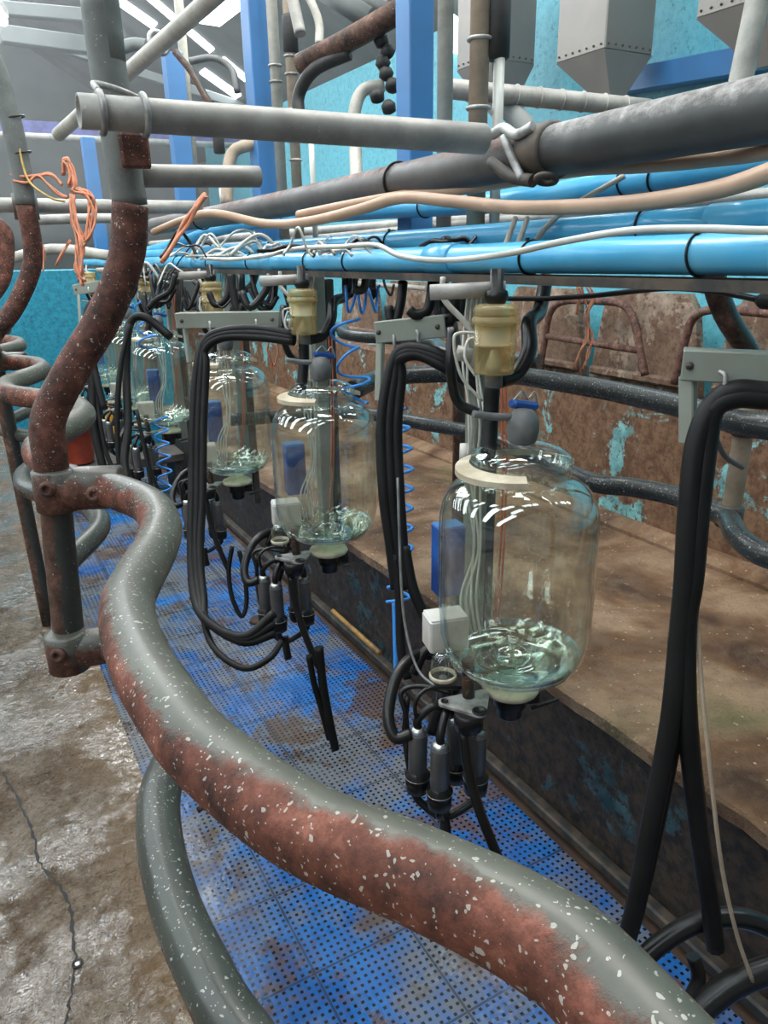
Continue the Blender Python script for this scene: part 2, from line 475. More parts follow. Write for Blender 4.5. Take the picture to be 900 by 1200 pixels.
# right standing: slab with rough overhanging lip
m = MB()
ys = [-4+i*.06 for i in range(300)]
prof = []
for yy in ys:
    j = random.uniform(-.006, .006)
    prof.append((XR-.005+j, yy))
b0 = 0
top = [Vector((p[0]+.01, p[1], 0)) for p in prof]; edg = [Vector((p[0], p[1], -.008)) for p in prof]; bot = [Vector((p[0]+.003, p[1], -.055)) for p in prof]; inn = [Vector((XR+.06, p[1], -.06)) for p in prof]; far = [Vector((XW+.1, p[1], 0)) for p in prof]
rows = [inn, bot, edg, top, far]
for r_ in rows: m.v += r_
n_ = len(prof)
for a in range(4):
    for i in range(n_-1):
        m.f.append((a*n_+i, a*n_+i+1, (a+1)*n_+i+1, (a+1)*n_+i)); m.sm.append(False)
m.build('floor_right', 'brown_concrete', kind='structure', fix=False)
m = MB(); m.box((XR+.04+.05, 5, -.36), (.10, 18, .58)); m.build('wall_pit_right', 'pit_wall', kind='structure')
m = MB(); m.box((XR+.02, 4.9, ZP+.035), (.05, 17, .05), bev=.008); m.build('baseboard_right', 'dark_steel', kind='structure')
m = MB(); m.box((.98, 5, ZP-.05), (1.6, 18, .08)); m.build('floor', 'brick_dirt', kind='structure')
m = MB(); m.box((.975, 3.0, ZP-.003), (1.36, 12.6, .012)); m.build('perforated_floor_mat', 'blue_mat', label='interlocking blue perforated rubber mats covering the pit floor', cat='floor mat')
# low manger wall
m = MB(); m.poly([(XW, -3, -.02), (XW-.02, -3, .70), (XW, -3, .73), (XW+.13, -3, .735), (XW+.16, -3, .70), (XW+.16, -3, -.02)], (0, 15, 0)); m.build('wall_manger', 'low_wall', kind='structure')
m = MB(); m.poly([(XW-.10, -3, -.001), (XW-.10, -3, .02), (XW-.03, -3, .055), (XW-.001, -3, .06), (XW-.001, -3, -.001)], (0, 15, 0)); m.build('trim_1', 'brown_concrete', kind='structure')
# trough floor, turquoise wall
m = MB(); m.box((XW+.42, 4.5, .40), (.55, 15, .06)); m.build('floor_trough', 'trough', kind='structure')
XB = 3.72
m = MB(); m.box((XB+.05, 4.5, 1.75), (.10, 15, 2.8)); m.build('wall_right', 'turquoise', kind='structure')
m = MB(); m.box((3.0, 14, 2.3), (14, .1, 7)); m.build('wall_back', 'wall_grey', kind='structure')
# roof: gable falling to the right
m = MB()
xr, zr = .2, 5.56-.6*.2
m.poly([(4.2, -2, 5.56-.6*4.2), (xr, -2, zr), (-4.8, -2, zr-3.0), (-4.8, -2, zr-2.94), (xr, -2, zr+.07), (4.2, -2, 5.63-.6*4.2)], (0, 16.2, 0))
m.build('ceiling', 'ceiling_sheet', kind='structure')
# turquoise partition closing the far end of the pit
YT = 8.0
a = P(14, 400, y=YT).x-1.2; b_ = P(118, 400, y=YT).x
zt = P(60, 316, y=YT).z
m = MB(); m.box(((a+b_)/2+.1, YT+.06, (zt+ZP)/2), (b_-a+1.2, .12, zt-ZP), bev=.01); m.build('wall_end', 'teal_panel', kind='structure')

# skylight strips in the roof slope
wn = 1
def skylight(p, q, w, m_='sky_glow'):
    global wn
    p, q = Vector(p), Vector(q); mm = MB(); hy = w/2
    mm.poly([p+Vector((0, -hy, 0)), q+Vector((0, -hy, 0)), q+Vector((0, hy, 0)), p+Vector((0, hy, 0))], (0, 0, -.02))
    mm.build('window_%d' % wn, m_, kind='structure'); wn += 1
skylight(PR(128, -8), PR(181, 29), .22)
skylight(PR(166, -12), PR(248, 58), .16)
skylight(PR(237, 82), PR(279, 112), .22)
skylight(PR(260, 68), PR(289, 92), .16)
zz0 = lambda x: 5.56-.12-.6*(.2-x)-.01
for yy in (.3, 2.2, 4.1):   # strips over the pit, overhead and out of view
    for xx0, xx1 in ((.6, 1.9), (2.3, 3.5)):
        skylight((xx0, yy, 5.55-.6*xx0), (xx1, yy, 5.55-.6*xx1), .30)
for yy in (6.3, 7.2, 8.1, 9.0, 9.9):  # unseen bright strips added at the ridge so the wet floor glints
    skylight((-1.0, yy, zz0(-1.0)), (.0, yy, zz0(0)), .5, 'added_ridge_glow')
    skylight((.4, yy, 5.55-.24), (1.6, yy, 5.55-.96), .5, 'added_ridge_glow')
for yy in (-.5, .6, 1.7, 2.8, 3.9):  # more unseen strips near the ridge, added for reflections on the left floor
    skylight((-1.2, yy, zz0(-1.2)), (.0, yy, zz0(0)), .36)
for yy in (-1, 1.0, 3.0, 5.0, 7.0, 9.0, 11.0):  # unseen left slope strips, added as light and to vary floor reflections
    zz = lambda x: zr-.6*(xr-x)-.01
    skylight((-4.2, yy, zz(-4.2)), (-1.3, yy, zz(-1.3)), .5)
# windows high in the right wall
for (pts) in ([(527, 14), (554, 36), (554, 66), (528, 62)], [(418, -6), (462, -6), (462, 20), (436, 16)]):
    mm = MB(); mm.poly([P(a_, b_2, x=XB-.03) for a_, b_2 in pts], (.02, 0, 0)); mm.build('window_%d' % wn, 'sky_glow', kind='structure'); wn += 1
# roof purlins / trusses
for i, (p, q, w) in enumerate([((0, 10), (140, 22), .12), ((0, 40), (120, 56), .16), ((60, 52), (300, 130), .10), ((225, 66), (300, 20), .08)]):
    mm = MB(); mm.beam(P(*p, y=9+i*.6), P(*q, y=9+i*.6), w, w, bev=.01); mm.build('trim_%d' % (i+2), 'wall_grey', kind='structure')
mm = MB(); mm.beam(P(-10, 146, y=10.5), P(300, 166, y=10.5), .1, .13); mm.build('trim_7', 'violet_steel', kind='structure')
mm = MB(); mm.tube([P(-10, 157, y=10), P(300, 172, y=10)], .035, spline=False); mm.build('trim_8', 'galv_pipe', kind='structure')
# blue beam on the turquoise wall
a = P(712, 100, x=XB-.06); b_ = P(905, 66, x=XB-.06)
mm = MB(); mm.beam(a, a+(b_-a)*1.0, .12, .12); mm.build('trim_9', 'blue_steel', kind='structure')

# lamps
def lamp(p, q, w, lab):
    t = thing('fluorescent_lamp', (Vector(p)+Vector(q))/2, lab, 'lamp')
    mm = MB(); mm.beam(Vector(p)+Vector((0, 0, .05)), Vector(q)+Vector((0, 0, .05)), w*1.1, .05); mm.build('housing', 'white_box', t)
    mm = MB(); mm.beam(p, q, w, .05, bev=.015); mm.build('diffuser', 'lamp_glow', t)
lamp(P(243, 24, d=4.2), P(300, -22, d=3.7), .16, 'bright ceiling lamp at the top beside the blue post')
lamp(P(-6, 26, d=4.6), P(-34, -10, d=4.2), .16, 'bright ceiling lamp at the top left corner of the photo')

# ================================================================== RAILS
VAL, PK = .10, .245
def wave(z, y0, y1, mirror=False, ph=0.0):
    pts = []
    y = y0
    while y <= y1+1e-6:
        f = ((y-.20-ph)/.92) % 1.0
        tri = 1-2*abs(f-.5)*2 if False else (abs(f-.5)*2)   # 1 at peak, 0 at valley
        s_ = .5-.5*math.cos(math.pi*min(1, max(0, (tri-.08)/.84)))
        x = VAL+(PK-VAL)*s_
        pts.append((1.96-x-.02 if mirror else x, y, z)); y += .92/12
    return pts
RZ, RZ2 = 1.13, .84
# near wavy rail, measured points
near = [(75, 568), (105, 572), (130, 575), (170, 590), (188, 614), (183, 640), (162, 678), (150, 705), (152, 740), (172, 790), (205, 840), (240, 882), (350, 965), (500, 1030), (628, 1095), (725, 1180)]
def flip(pts): return [p for p in pts]
NP = [P(*q, z=RZ) for q in near]
NP = [Vector((.118, 1.335, RZ)), Vector((.165, 1.30, RZ))]+NP[3:]
last = NP[-1]
NP += [Vector((.225, .02, RZ)), Vector((.16, -.16, RZ)), Vector((.12, -.30, RZ))]
t = thing('wavy_rump_rail', (.12, .5, RZ), 'thick wavy rusty and grey rail sweeping across the foreground', 'rail')
MB().tube(NP, .030, 24, 8).build('rail_tube', 'rail_paint', t)
# fitting joining rail and post
def fitting(x, y, z, r, dirv, parent, bolts=True):
    d = Vector(dirv).normalized()
    mm = MB()
    mm.lathe([(r*1.0, -.036), (r*1.28, -.034), (r*1.3, .0), (r*1.28, .034), (r*1.0, .036)], (x, y, z), 20)
    c = Vector((x, y, z))
    mm.tube([c+d*.0, c+d*.02, c+d*.105, c+d*.108], [r*1.05, r*1.24, r*1.24, r*1.05], 20, spline=False)
    f = mm.build('clamp_fitting', 'fitting', parent)
    if bolts:
        side = Vector((-.45, -.85, .1)).normalized()
        for cc in (c+side*r*1.2+Vector((0, 0, .008)), c+d*.072+d.cross(Vector((0, 0, 1))).normalized()*(r*1.15)*(1 if d.cross(Vector((0, 0, 1))).dot(side) > 0 else -1)):
            bb = MB(); bb.lathe([(.0135, 0), (.0135, .008), (.010, .011), (.006, .011), (.006, .006), (.0, .006)], cc, 12, ax=side)
            bb.build('socket_bolt', 'hoop_rust', f)
    return f
fitting(.104, 1.325, RZ, .030, (.06, -.028, 0), t)
t = thing('wavy_rump_rail', (.12, 1.4, RZ), 'upper zigzag rail running away behind the rusty bent post', 'rail')
W1 = [Vector((.104, 1.345, RZ)), Vector((.112, 1.45, RZ))]+[Vector(p) for p in wave(RZ, 1.58, 6.6)]
MB().tube(W1, .029, 16, 3).build('rail_tube', 'rail_paint', t)
fitting(.12, 3.24, RZ, .028, (.05, -.03, 0), t, False)
# lower rail
lo = [(215, 862), (190, 920), (187, 980), (205, 1060), (240, 1140), (282, 1212)]
LP = [Vector((.075, 1.30, RZ2)), Vector((.12, 1.29, RZ2)), Vector((.168, 1.24, RZ2)), Vector((.208, 1.13, RZ2)), Vector((.208, 1.03, RZ2))]+[P(*q, z=RZ2) for q in lo]+[Vector((.16, .30, RZ2)), Vector((.2, .15, RZ2)), Vector((.15, -.1, RZ2))]
t = thing('wavy_lower_rail', (.12, .5, RZ2), 'grey splashed lower rail curving under the foreground rail', 'rail')
MB().tube(LP, .027, 20, 8).build('rail_tube', 'rail_lower', t)
fitting(.074, 1.30, RZ2, .028, (.06, -.012, 0), t)
t = thing('wavy_lower_rail', (.12, 1.4, RZ2), 'lower zigzag rail running away beyond the rusty bent post', 'rail')
W2 = [Vector((.074, 1.32, RZ2)), Vector((.09, 1.45, RZ2))]+[Vector(p) for p in wave(RZ2, 1.60, 6.6)]
MB().tube(W2, .027, 16, 3).build('rail_tube', 'rail_lower', t)

# bent post, near
pp = [(112, -60), (118, 0), (124, 50), (133, 110), (144, 180), (154, 240), (150, 300), (124, 370), (88, 430), (58, 490), (44, 535), (43, 566)]
post = [P(a_, b_2, y=1.32) for a_, b_2 in pp]
t = thing('bent_stall_post', (.08, 1.32, .8), 'thick rusty bent post at the left holding the foreground rail', 'post')
up_ = [Vector((p.x, 1.33, p.z)) for p in post]
up_[-1] = Vector((.10, 1.33, 1.14)); up_[-2] = Vector((.101, 1.33, 1.19))
MB().tube([Vector((up_[0].x, 1.33, 3.6))]+up_[:6], .0275, 20, 6).build('upper_tube', 'post_pale', t)
MB().tube(up_[5:], .0285, 20, 8).build('bent_tube', 'post_rust', t)
MB().tube([(.10, 1.33, 1.14), (.09, 1.325, 1.0), (.078, 1.31, .80)], .0265, 20, 4).build('lower_tube', 'post_dark', t)
c = P(152, 180, y=1.33)
MB().box((c.x, 1.292, c.z), (.045, .012, .05), bev=.004).build('clamp_plate', 'post_rust', t)

# second bent post beyond it
Y2 = 3.24
pp2 = [(-30, 30), (-4, 84), (10, 130), (22, 185), (30, 240), (38, 285), (36, 318), (16, 362), (-8, 392), (-12, 408)]
p2 = [P(a_, b_2, y=Y2-.3) for a_, b_2 in pp2]
t = thing('bent_stall_post', (.12, Y2, 0), 'bent post at the left edge with orange twine tied round it', 'post')
mm = MB().tube(p2[:5], .033, 16, 6); mm.build('upper_tube', 'post_pale', t)
mm = MB().tube(p2[4:]+[Vector((.11, Y2, 1.17))], .031, 16, 6); mm.build('bent_tube', 'post_rust', t)
mm = MB().tube([(.11, Y2, 1.17), (.115, Y2, .9), (.13, Y2, .0)], .028, 16, 5); mm.build('lower_tube', 'post_dark', t)
for (a_, b_2) in ((16, 138), (24, 180)):
    q = P(a_, b_2, y=Y2-.3); MB().ring(q, (.2, 0, -1), .034, .003, ts=6).build('cable_tie', 'rubber', t)
# a third one, mostly out of view
t = thing('bent_stall_post', (.0, 4.9, 0), 'farthest bent post at the left edge, cut by the photo edge', 'post')
MB().tube([P(-12, 262, y=4.4), P(2, 270, y=4.4), P(6, 290, y=4.4), P(2, 325, y=4.4), P(-14, 350, y=4.4)], .045, 14, 5).build('bent_tube', 'post_rust', t)

# ---- mirrored rails over the right pit edge
t = thing('wavy_rump_rail', (1.6, 1.7, 1.12), 'dark upper rail with white splashes before the brown manger wall', 'rail')
RU = [P(412, 458, z=1.12), P(450, 443, z=1.12), P(520, 438, z=1.12), P(600, 440, z=1.12), P(650, 447, z=1.12), P(720, 459, z=1.12), P(800, 477, z=1.12), P(840, 488, z=1.12), P(875, 497, z=1.12), P(960, 512, z=1.12), P(1100, 560, z=1.12)]
MB().tube(RU, .029, 16, 8).build('rail_tube', 'rail_black', t)
t = thing('wavy_lower_rail', (1.6, 1.7, .84), 'grey lower rail curving past the right side of the nearest jar', 'rail')
RL = [P(270, 492, z=.84), P(345, 487, z=.84), P(400, 483, z=.84), P(450, 488, z=.84), P(500, 497, z=.84), P(560, 508, z=.84), P(620, 532, z=.84), P(690, 564, z=.84), P(740, 571, z=.84), P(790, 581, z=.84), P(832, 597, z=.84), P(853, 608, z=.84), P(864, 628, z=.84), P(900, 652, z=.84), P(980, 665, z=.84)]
MB().tube(RL, .028, 16, 8).build('rail_tube', 'rail_black', t)
# right post
q = P(855, 604, z=.84)
YP = q.y
t = thing('bent_stall_post', (q.x, YP, .80), 'rusty bent post at the right edge under the blue pipes', 'post')
r1 = [(900, -60), (884, 20), (868, 95), (850, 180), (838, 260), (836, 320), (850, 368), (878, 415), (885, 450), (872, 505), (864, 555), (855, 606)]
rp = [P(a_, b_2, y=YP) for a_, b_2 in r1]
MB().tube(rp[:5], .024, 16, 6).build('upper_tube', 'pale_pipe', t)
MB().tube(rp[4:9], .026, 16, 6).build('bent_tube', 'post_dark', t)
MB().tube(rp[8:], .024, 16, 6).build('lower_tube', 'tan_pipe', t)
mm = MB().lathe([(.026, -.03), (.034, -.028), (.034, .028), (.026, .03)], q, 18); mm.build('clamp_fitting', 'fitting', t)
mm = MB().lathe([(.026, -.03), (.033, -.028), (.033, .028), (.026, .03)], P(874, 497, y=YP), 18); mm.build('clamp_fitting', 'fitting', t)
# far right rails continuing away
t = thing('wavy_rump_rail', (1.7, 4, 1.12), 'distant upper rail over the right pit edge behind the far jars', 'rail')
MB().tube(wave(1.12, 2.1, 7, True, .4), .028, 12, 2).build('rail_tube', 'rail_black', t)
t = thing('stall_post', (1.72, 2.45, 0), 'dark upright at the right pit edge behind the second jar', 'post')
MB().tube([(1.72, 2.45, 0.0), (1.72, 2.45, .9), (1.66, 2.45, 1.3), (1.55, 2.45, 1.6)], .026, 12, 5).build('post_tube', 'post_dark', t)
t = thing('stall_post', (1.72, 3.75, 0), 'dark upright at the right pit edge between second and third jar', 'post')
MB().tube([(1.72, 3.75, 0.0), (1.72, 3.75, .9), (1.66, 3.75, 1.3), (1.55, 3.75, 1.6)], .026, 12, 5).build('post_tube', 'post_dark', t)

# ================================================================== OVERHEAD PIPES
t = thing('overhead_pipe', (1.04, 1, 1.64), 'thick dark grey overhead pipe slanting across the upper right', 'pipe')
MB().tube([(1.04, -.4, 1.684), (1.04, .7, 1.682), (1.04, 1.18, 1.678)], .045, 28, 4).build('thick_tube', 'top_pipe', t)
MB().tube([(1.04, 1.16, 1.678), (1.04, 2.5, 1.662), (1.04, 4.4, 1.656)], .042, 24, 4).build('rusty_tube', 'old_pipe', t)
c = Vector((1.04, 1.215, 1.678))
mm = MB().tube([c+Vector((0, -.035, 0)), c+Vector((0, -.03, 0)), c+Vector((0, .03, 0)), c+Vector((0, .04, 0))], [.045, .052, .052, .043], 24, spline=False); 
mm.build('clamp_band', 'dark_steel', t)
mm = MB(); e0 = P(612, 213, x=1.0); mm.ring(P(640, 210, x=1.0), (.3, .2, 1), .018, .006, ts=8); mm.tube([P(575, 190, x=.99), P(600, 207, x=.99), P(625, 212, x=.99)], .012, 10); mm.build('clamp_eye', 'dark_steel', t)
mm = MB(); mm.tube([P(560, 150, x=.99), P(575, 158, x=.98), P(590, 150, x=.99), P(605, 158, x=.99), P(625, 148, x=1.0)], .010, 10, 5); mm.tube([P(590, 160, x=.985), P(600, 185, x=.985), P(612, 210, x=.985)], .008, 10); mm.build('clamp_strap', 'alloy', t)
for (px, py) in ((468, 213), (237, 256)):
    q = P(px, py, x=1.04); MB().ring((1.04, q.y, q.z), (0, 1, 0), .046, .0035, 28, 6).build('cable_tie', 'rubber', t)

t = thing('cross_pipe', P(320, 145, d=1.25), 'pale grey pipe clamped across the bent post, open at its left end', 'pipe')
A = P(92, 130, d=1.045); B = P(566, 163, d=1.36)
MB().tube([A, A+(B-A)*.5, B], [.0232, .0245, .0262], 24, 3, hollow=.86).build('pipe_tube', 'galv_pipe', t)
for px in (116, 164):
    q = A+(B-A)*((px-92)/474*.85)
    mm = MB(); mm.ring(q, (B-A), .0265, .0048, 24, 8); mm.tube([q+Vector((0, 0, .028)), q+Vector((.0, .02, .04)), q+Vector((.04, .05, .04)), q+Vector((.075, .05, .028))] if px == 116 else [q+Vector((0, 0, .0)), q+Vector((.0, .02, .02))], .0045, 8); mm.build('u_bolt', 'alloy', t)
t = thing('stub_pipe', P(235, 206, d=1.3), 'short grey pipe stub welded to the bent post, ending at the blue post', 'pipe')
MB().tube([P(160, 206, d=1.20), P(235, 206.5, d=1.25), P(303, 207, d=1.30)], .0175, 20, 3, hollow=.8).build('pipe_tube', 'galv_pipe', t)

t = thing('diagonal_pipe', P(150, 90, d=2.6), 'pale pipe slanting up behind the bent post at upper left', 'pipe')
MB().tube([P(68, 158, d=3.0), P(150, 85, d=2.6), P(255, -8, d=2.1), P(300, -50, d=1.9)], .026, 16, 4).build('pipe_tube', 'pale_pipe', t)
q = P(186, 50, d=2.45); MB().ring(q, P(255, -8, d=2.1)-P(68, 158, d=3.0), .034, .008, ts=8).build('clamp_band', 'alloy', t)

# lower blue milk pipe and the steel channel under it
def longpipe(name, pts, r, mat, lab, cat, ties=(), tiepart='cable_tie', seg=20, coup=()):
    t = thing(name, pts[len(pts)//2], lab, cat)
    MB().tube(pts, r, seg, 5).build('pipe_tube', mat, t)
    for (yy) in ties:
        k = [(a_, b_2) for a_, b_2 in zip(pts[:-1], pts[1:]) if a_[1] <= yy <= b_2[1]][0]
        f = (yy-k[0][1])/(k[1][1]-k[0][1]); c_ = Vector(k[0]).lerp(Vector(k[1]), f)
        mm = MB(); mm.ring(c_, (0, 1, random.uniform(-.15, .15)), r*1.03+.001, .0022, 24, 6); mm.box(c_+Vector((-.4*r, 0, r+.002)), (.006, .005, .008)); mm.build(tiepart, 'rubber', t)
    for yy in coup:
        k = [(a_, b_2) for a_, b_2 in zip(pts[:-1], pts[1:]) if a_[1] <= yy <= b_2[1]][0]
        f = (yy-k[0][1])/(k[1][1]-k[0][1]); c_ = Vector(k[0]).lerp(Vector(k[1]), f)
        MB().tube([c_+Vector((0, -.05, 0)), c_+Vector((0, -.045, 0)), c_+Vector((0, .045, 0)), c_+Vector((0, .05, 0))], [r, r*1.16, r*1.16, r], seg, spline=False).build('coupling', mat, t)
    return t
BX = .95
longpipe('blue_pipe', [(BX, -.3, 1.49), (BX, .65, 1.492), (BX, 1.3, 1.487), (BX, 2.3, 1.478), (BX, 6.4, 1.462)], .0285, 'blue_pipe', 'nearest bright blue pipe running above the jars, ringed by cable ties', 'pipe', ties=(.76, 1.13, 1.86, 2.12, 2.62, 3.1, 3.6, 4.3), coup=(1.42, 2.45, 3.35))
longpipe('blue_pipe', [(1.10, -.3, 1.545), (1.10, .78, 1.541), (1.10, 1.4, 1.532), (1.10, 6.4, 1.50)], .0285, 'blue_pipe', 'second blue pipe close behind the nearest one', 'pipe', ties=(1.0, 1.9, 2.8))
longpipe('blue_pipe', [(1.25, -.2, 1.655), (1.25, .88, 1.638), (1.25, 1.2, 1.630), (1.25, 1.6, 1.618), (1.22, 2.5, 1.632), (1.18, 3.6, 1.62), (1.16, 4.6, 1.56), (1.15, 6.0, 1.5)], .027, 'blue_pipe', 'upper blue pipe passing under the thick dark overhead pipe', 'pipe', ties=(1.12, 1.20, 1.95, 2.9))
longpipe('grey_pipe', [(1.36, .3, 1.60), (1.36, 1.2, 1.585), (1.36, 3, 1.56), (1.36, 6, 1.53)], .016, 'galv_pipe', 'thin galvanised pipe lying between the blue pipes', 'pipe')
longpipe('grey_pipe', [(1.55, 1.6, 1.60), (1.55, 3, 1.60), (1.5, 6.5, 1.60)], .022, 'galv_pipe', 'galvanised pipe farthest back beyond the blue pipes', 'pipe')
t = thing('steel_channel', (.97, 2.5, 1.42), 'long dark steel channel carrying the nearest blue pipe', 'beam')
MB().poly([(BX-.03, -.4, 1.462), (BX-.03, -.4, 1.446), (BX+.05, -.4, 1.446), (BX+.05, -.4, 1.462), (BX+.045, -.4, 1.462), (BX+.045, -.4, 1.451), (BX-.025, -.4, 1.451), (BX-.025, -.4, 1.462)], (0, 6.8, -.02)).build('channel', 'dark_steel', t)

# cross rails far left
t = thing('cross_pipe', P(60, 243, d=3.2), 'horizontal grey pipe crossing behind both bent posts', 'pipe')
MB().tube([P(-20, 240, d=2.7), P(120, 242, d=2.9), P(235, 243, d=3.1)], .026, 14, 3).build('pipe_tube', 'galv_pipe', t)
q = P(30, 242, d=2.72); MB().tube([q+Vector((0, 0, -.045)), q+Vector((0, 0, .045))], .043, 14, spline=False).build('clamp_fitting', 'fitting', t)
t = thing('cross_pipe', P(60, 258, d=3.6), 'short darker pipe just below the horizontal pipe at left', 'pipe')
MB().tube([P(40, 258, d=3.4), P(110, 256, d=3.6), P(150, 256, d=3.6)], .022, 12, 3).build('pipe_tube', 'galv_pipe', t)
t = thing('cross_pipe', P(40, 298, d=3.8), 'lowest grey cross pipe at left above the turquoise partition', 'pipe')
MB().tube([P(-10, 310, d=4.4), P(60, 292, d=4.4), P(130, 300, d=4.4)], .03, 12, 4).build('pipe_tube', 'pale_pipe', t)

# tan hoses and clear hose
def hose(name, pts, r, mat, lab, cat='hose', seg=10, n=8, group=None):
    return MB().tube(pts, r, seg, n).build(name, mat, label=lab, cat=cat, group=group)
def PX(lst, x): return [P(a_, b_2, x=x) for a_, b_2 in lst]
hose('rubber_hose', [P(a_, b_2, d=dd) for a_, b_2, dd in ((960, 178, .9), (900, 203, .98), (840, 222, 1.08), (760, 236, 1.18), (680, 242, 1.3), (600, 243, 1.42), (530, 236, 1.56), (470, 232, 1.72), (420, 246, 1.86), (360, 260, 2.05), (310, 262, 2.3), (250, 250, 2.45), (215, 258, 2.7), (180, 272, 2.9))], .0135, 'tan_hose', 'tan rubber hose drooping lowest below the thick dark pipe')
hose('rubber_hose', [P(a_, b_2, d=dd) for a_, b_2, dd in ((960, 160, 1.0), (900, 177, 1.08), (840, 186, 1.18), (760, 194, 1.28), (680, 199, 1.42), (600, 212, 1.56), (540, 222, 1.66), (480, 228, 1.8), (410, 240, 1.95), (350, 252, 2.1))], .0125, 'tan_hose', 'tan rubber hose tucked against the underside of the thick dark pipe')
hose('plastic_hose', [P(a_, b_2, d=dd) for a_, b_2, dd in ((960, 165, 1.1), (900, 170, 1.15), (800, 178, 1.27), (700, 188, 1.42), (620, 205, 1.55))], .008, 'tan_hose', 'thin pale hose touching the thick dark pipe at upper right')
hose('clear_tube', [P(a_, b_2, d=dd) for a_, b_2, dd in ((960, 264, .86), (900, 270, .93), (820, 268, .99), (740, 270, 1.07), (660, 283, 1.17), (590, 298, 1.28), (520, 305, 1.40), (470, 300, 1.5), (440, 287, 1.6), (400, 289, 1.72), (350, 291, 1.9), (310, 300, 2.05), (270, 304, 2.2), (240, 303, 2.35))], .0055, 'clear_hose', 'milky clear tube snaking along the nearest blue pipe')

# ================================================================== UPRIGHTS ABOVE
def upright(px0, py0, px1, py1, x, w, mat, lab, name='vertical_pipe', cat='pipe', rings=(), top=3.4, r=None):
    a_ = P(px1, py1, x=x); b_2 = P(px0, py0, x=x)
    yy = (a_.y+b_2.y)/2
    ztop = top
    t = thing(name, (x, yy, a_.z), lab, cat)
    MB().tube([(x, yy, a_.z), (x, yy, ztop)], w/2, 16, spline=False).build('pipe_tube', mat, t)
    for py in rings:
        z_ = P((px0+px1)/2, py, x=x).z
        MB().ring((x, yy, z_), (0, 0, 1), w/2+.003, .0045, ts=6).build('clamp_band', 'alloy', t)
    return t
upright(321, 0, 331, 280, 1.32, .045, 'pale_pipe', 'pale vertical pipe just right of the second blue post', rings=(75, 95))
upright(341, 50, 350, 280, 1.34, .042, 'tan_pipe', 'tan vertical pipe with ring clamps under a black coupling', rings=(63, 85, 128, 188))
upright(362, 125, 371, 285, 1.34, .022, 'clear_hose', 'thin white vertical tube right of the tan pipe', top=1.98)
upright(520, 0, 522, 280, 1.28, .044, 'pale_pipe', 'pale vertical pipe beside the nearest blue post')
upright(563, 0, 557, 280, 1.16, .046, 'tan_pipe', 'thick tan vertical pipe rising from the pipe clamp', rings=(47, 127))
upright(583, 45, 581, 290, 1.2, .026, 'clear_hose', 'white vertical tube hanging from a black fitting', top=1.95)
upright(215, 30, 228, 240, 1.36, .05, 'pale_pipe', 'pale vertical pipe beside the third blue post')
upright(256, 165, 259, 240, 1.36, .022, 'clear_hose', 'short white tube with black cap behind the stub pipe', top=1.84)
for (px, py, x) in ((583, 30, 1.2), (340, 38, 1.34), (256, 163, 1.36)):
    q = P(px, py, x=x); t = thing('pipe_coupling', q, 'black rubber coupling on top of the %s' % {583: 'white tube near the tan pipe', 340: 'tan clamped pipe', 256: 'short white tube'}[px], 'coupling')
    MB().lathe([(.02, -.07), (.03, -.065), (.03, .05), (.024, .06)], q, 14).build('sleeve', 'rubber_matte', t)
# blue posts
def bluepost(px, py, x, w, lab, zb=1.50, zt=4.6):
    q = P(px, py, x=x)
    t = thing('steel_post', (x, q.y, zb), lab, 'post')
    MB().box((x, q.y, (zb+zt)/2), (w, w, zt-zb), bev=.004).build('post_tube', 'blue_steel', t)
    MB().box((x, q.y, zb-.005), (w*1.5, w*1.5, .012), bev=.003).build('base_plate', 'dark_steel', t)
bluepost(486, 100, 1.30, .082, 'nearest blue painted steel post, right of the dark diagonal pipe')
bluepost(305, 100, 1.30, .10, 'second blue steel post, beside the ceiling lamp')
bluepost(207, 120, 1.30, .10, 'third blue steel post, behind the cross pipe', zt=P(207, 58, x=1.3).z)
bluepost(106, 190, 1.30, .11, 'farthest blue steel post, just left of the bent post', zt=P(106, 158, x=1.3).z)
# support legs under the channel between stations (dark)
def leg(px, lab, x=1.06, mat='dark_steel', z0=ZP):
    q = P(px, 420, x=x)
    t = thing('support_leg', (x, q.y, z0), lab, 'post')
    MB().box((x, q.y, (z0+1.43)/2), (.045, .045, 1.43-z0), bev=.003).build('leg_tube', mat, t)
    MB().box((x, q.y, z0+.008), (.10, .10, .012), bev=.003).build('foot_plate', mat, t)

# dark diagonal pipe and hooked ends
t = thing('diagonal_pipe', P(400, 50, d=2.5), 'dark rusty pipe slanting up to the nearest blue post', 'pipe')
MB().tube([P(352, 76, d=2.6), P(400, 52, d=2.5), P(470, 12, d=2.35)], .036, 16, 3).build('pipe_tube', 'post_dark', t)
hose('rubber_hose', [P(352, 140, d=2.6), P(350, 112, d=2.6), P(368, 82, d=2.55), (P(410, 62, d=2.5))], .022, 'rubber_matte', 'black hose bending under the dark diagonal pipe')
hose('bent_pipe', [P(419, 240, d=2.4), P(416, 160, d=2.5), P(416, 128, d=2.5), P(426, 106, d=2.5), P(450, 100, d=2.5)], .021, 'pale_pipe', 'pale pipe hooking over beside the nearest blue post', 'pipe')
hose('bent_pipe', [P(266, 240, d=3.2), P(268, 195, d=3.2), P(276, 176, d=3.2), P(300, 168, d=3.2)], .026, 'tan_pipe', 'tan elbow pipe between the third and second blue posts', 'pipe')
hose('bent_pipe', [P(374, 52, d=2.8), P(374, 28, d=2.8), P(366, 5, d=2.8), P(352, -20, d=2.8)], .016, 'pale_pipe', 'grey pipe curving down to the top of the dark diagonal pipe', 'pipe')
hose('bent_pipe', [P(352, 40, d=2.5), P(345, 8, d=2.5), P(338, -20, d=2.5)], .02, 'galv_pipe', 'bent grey pipe entering the black coupling', 'pipe')
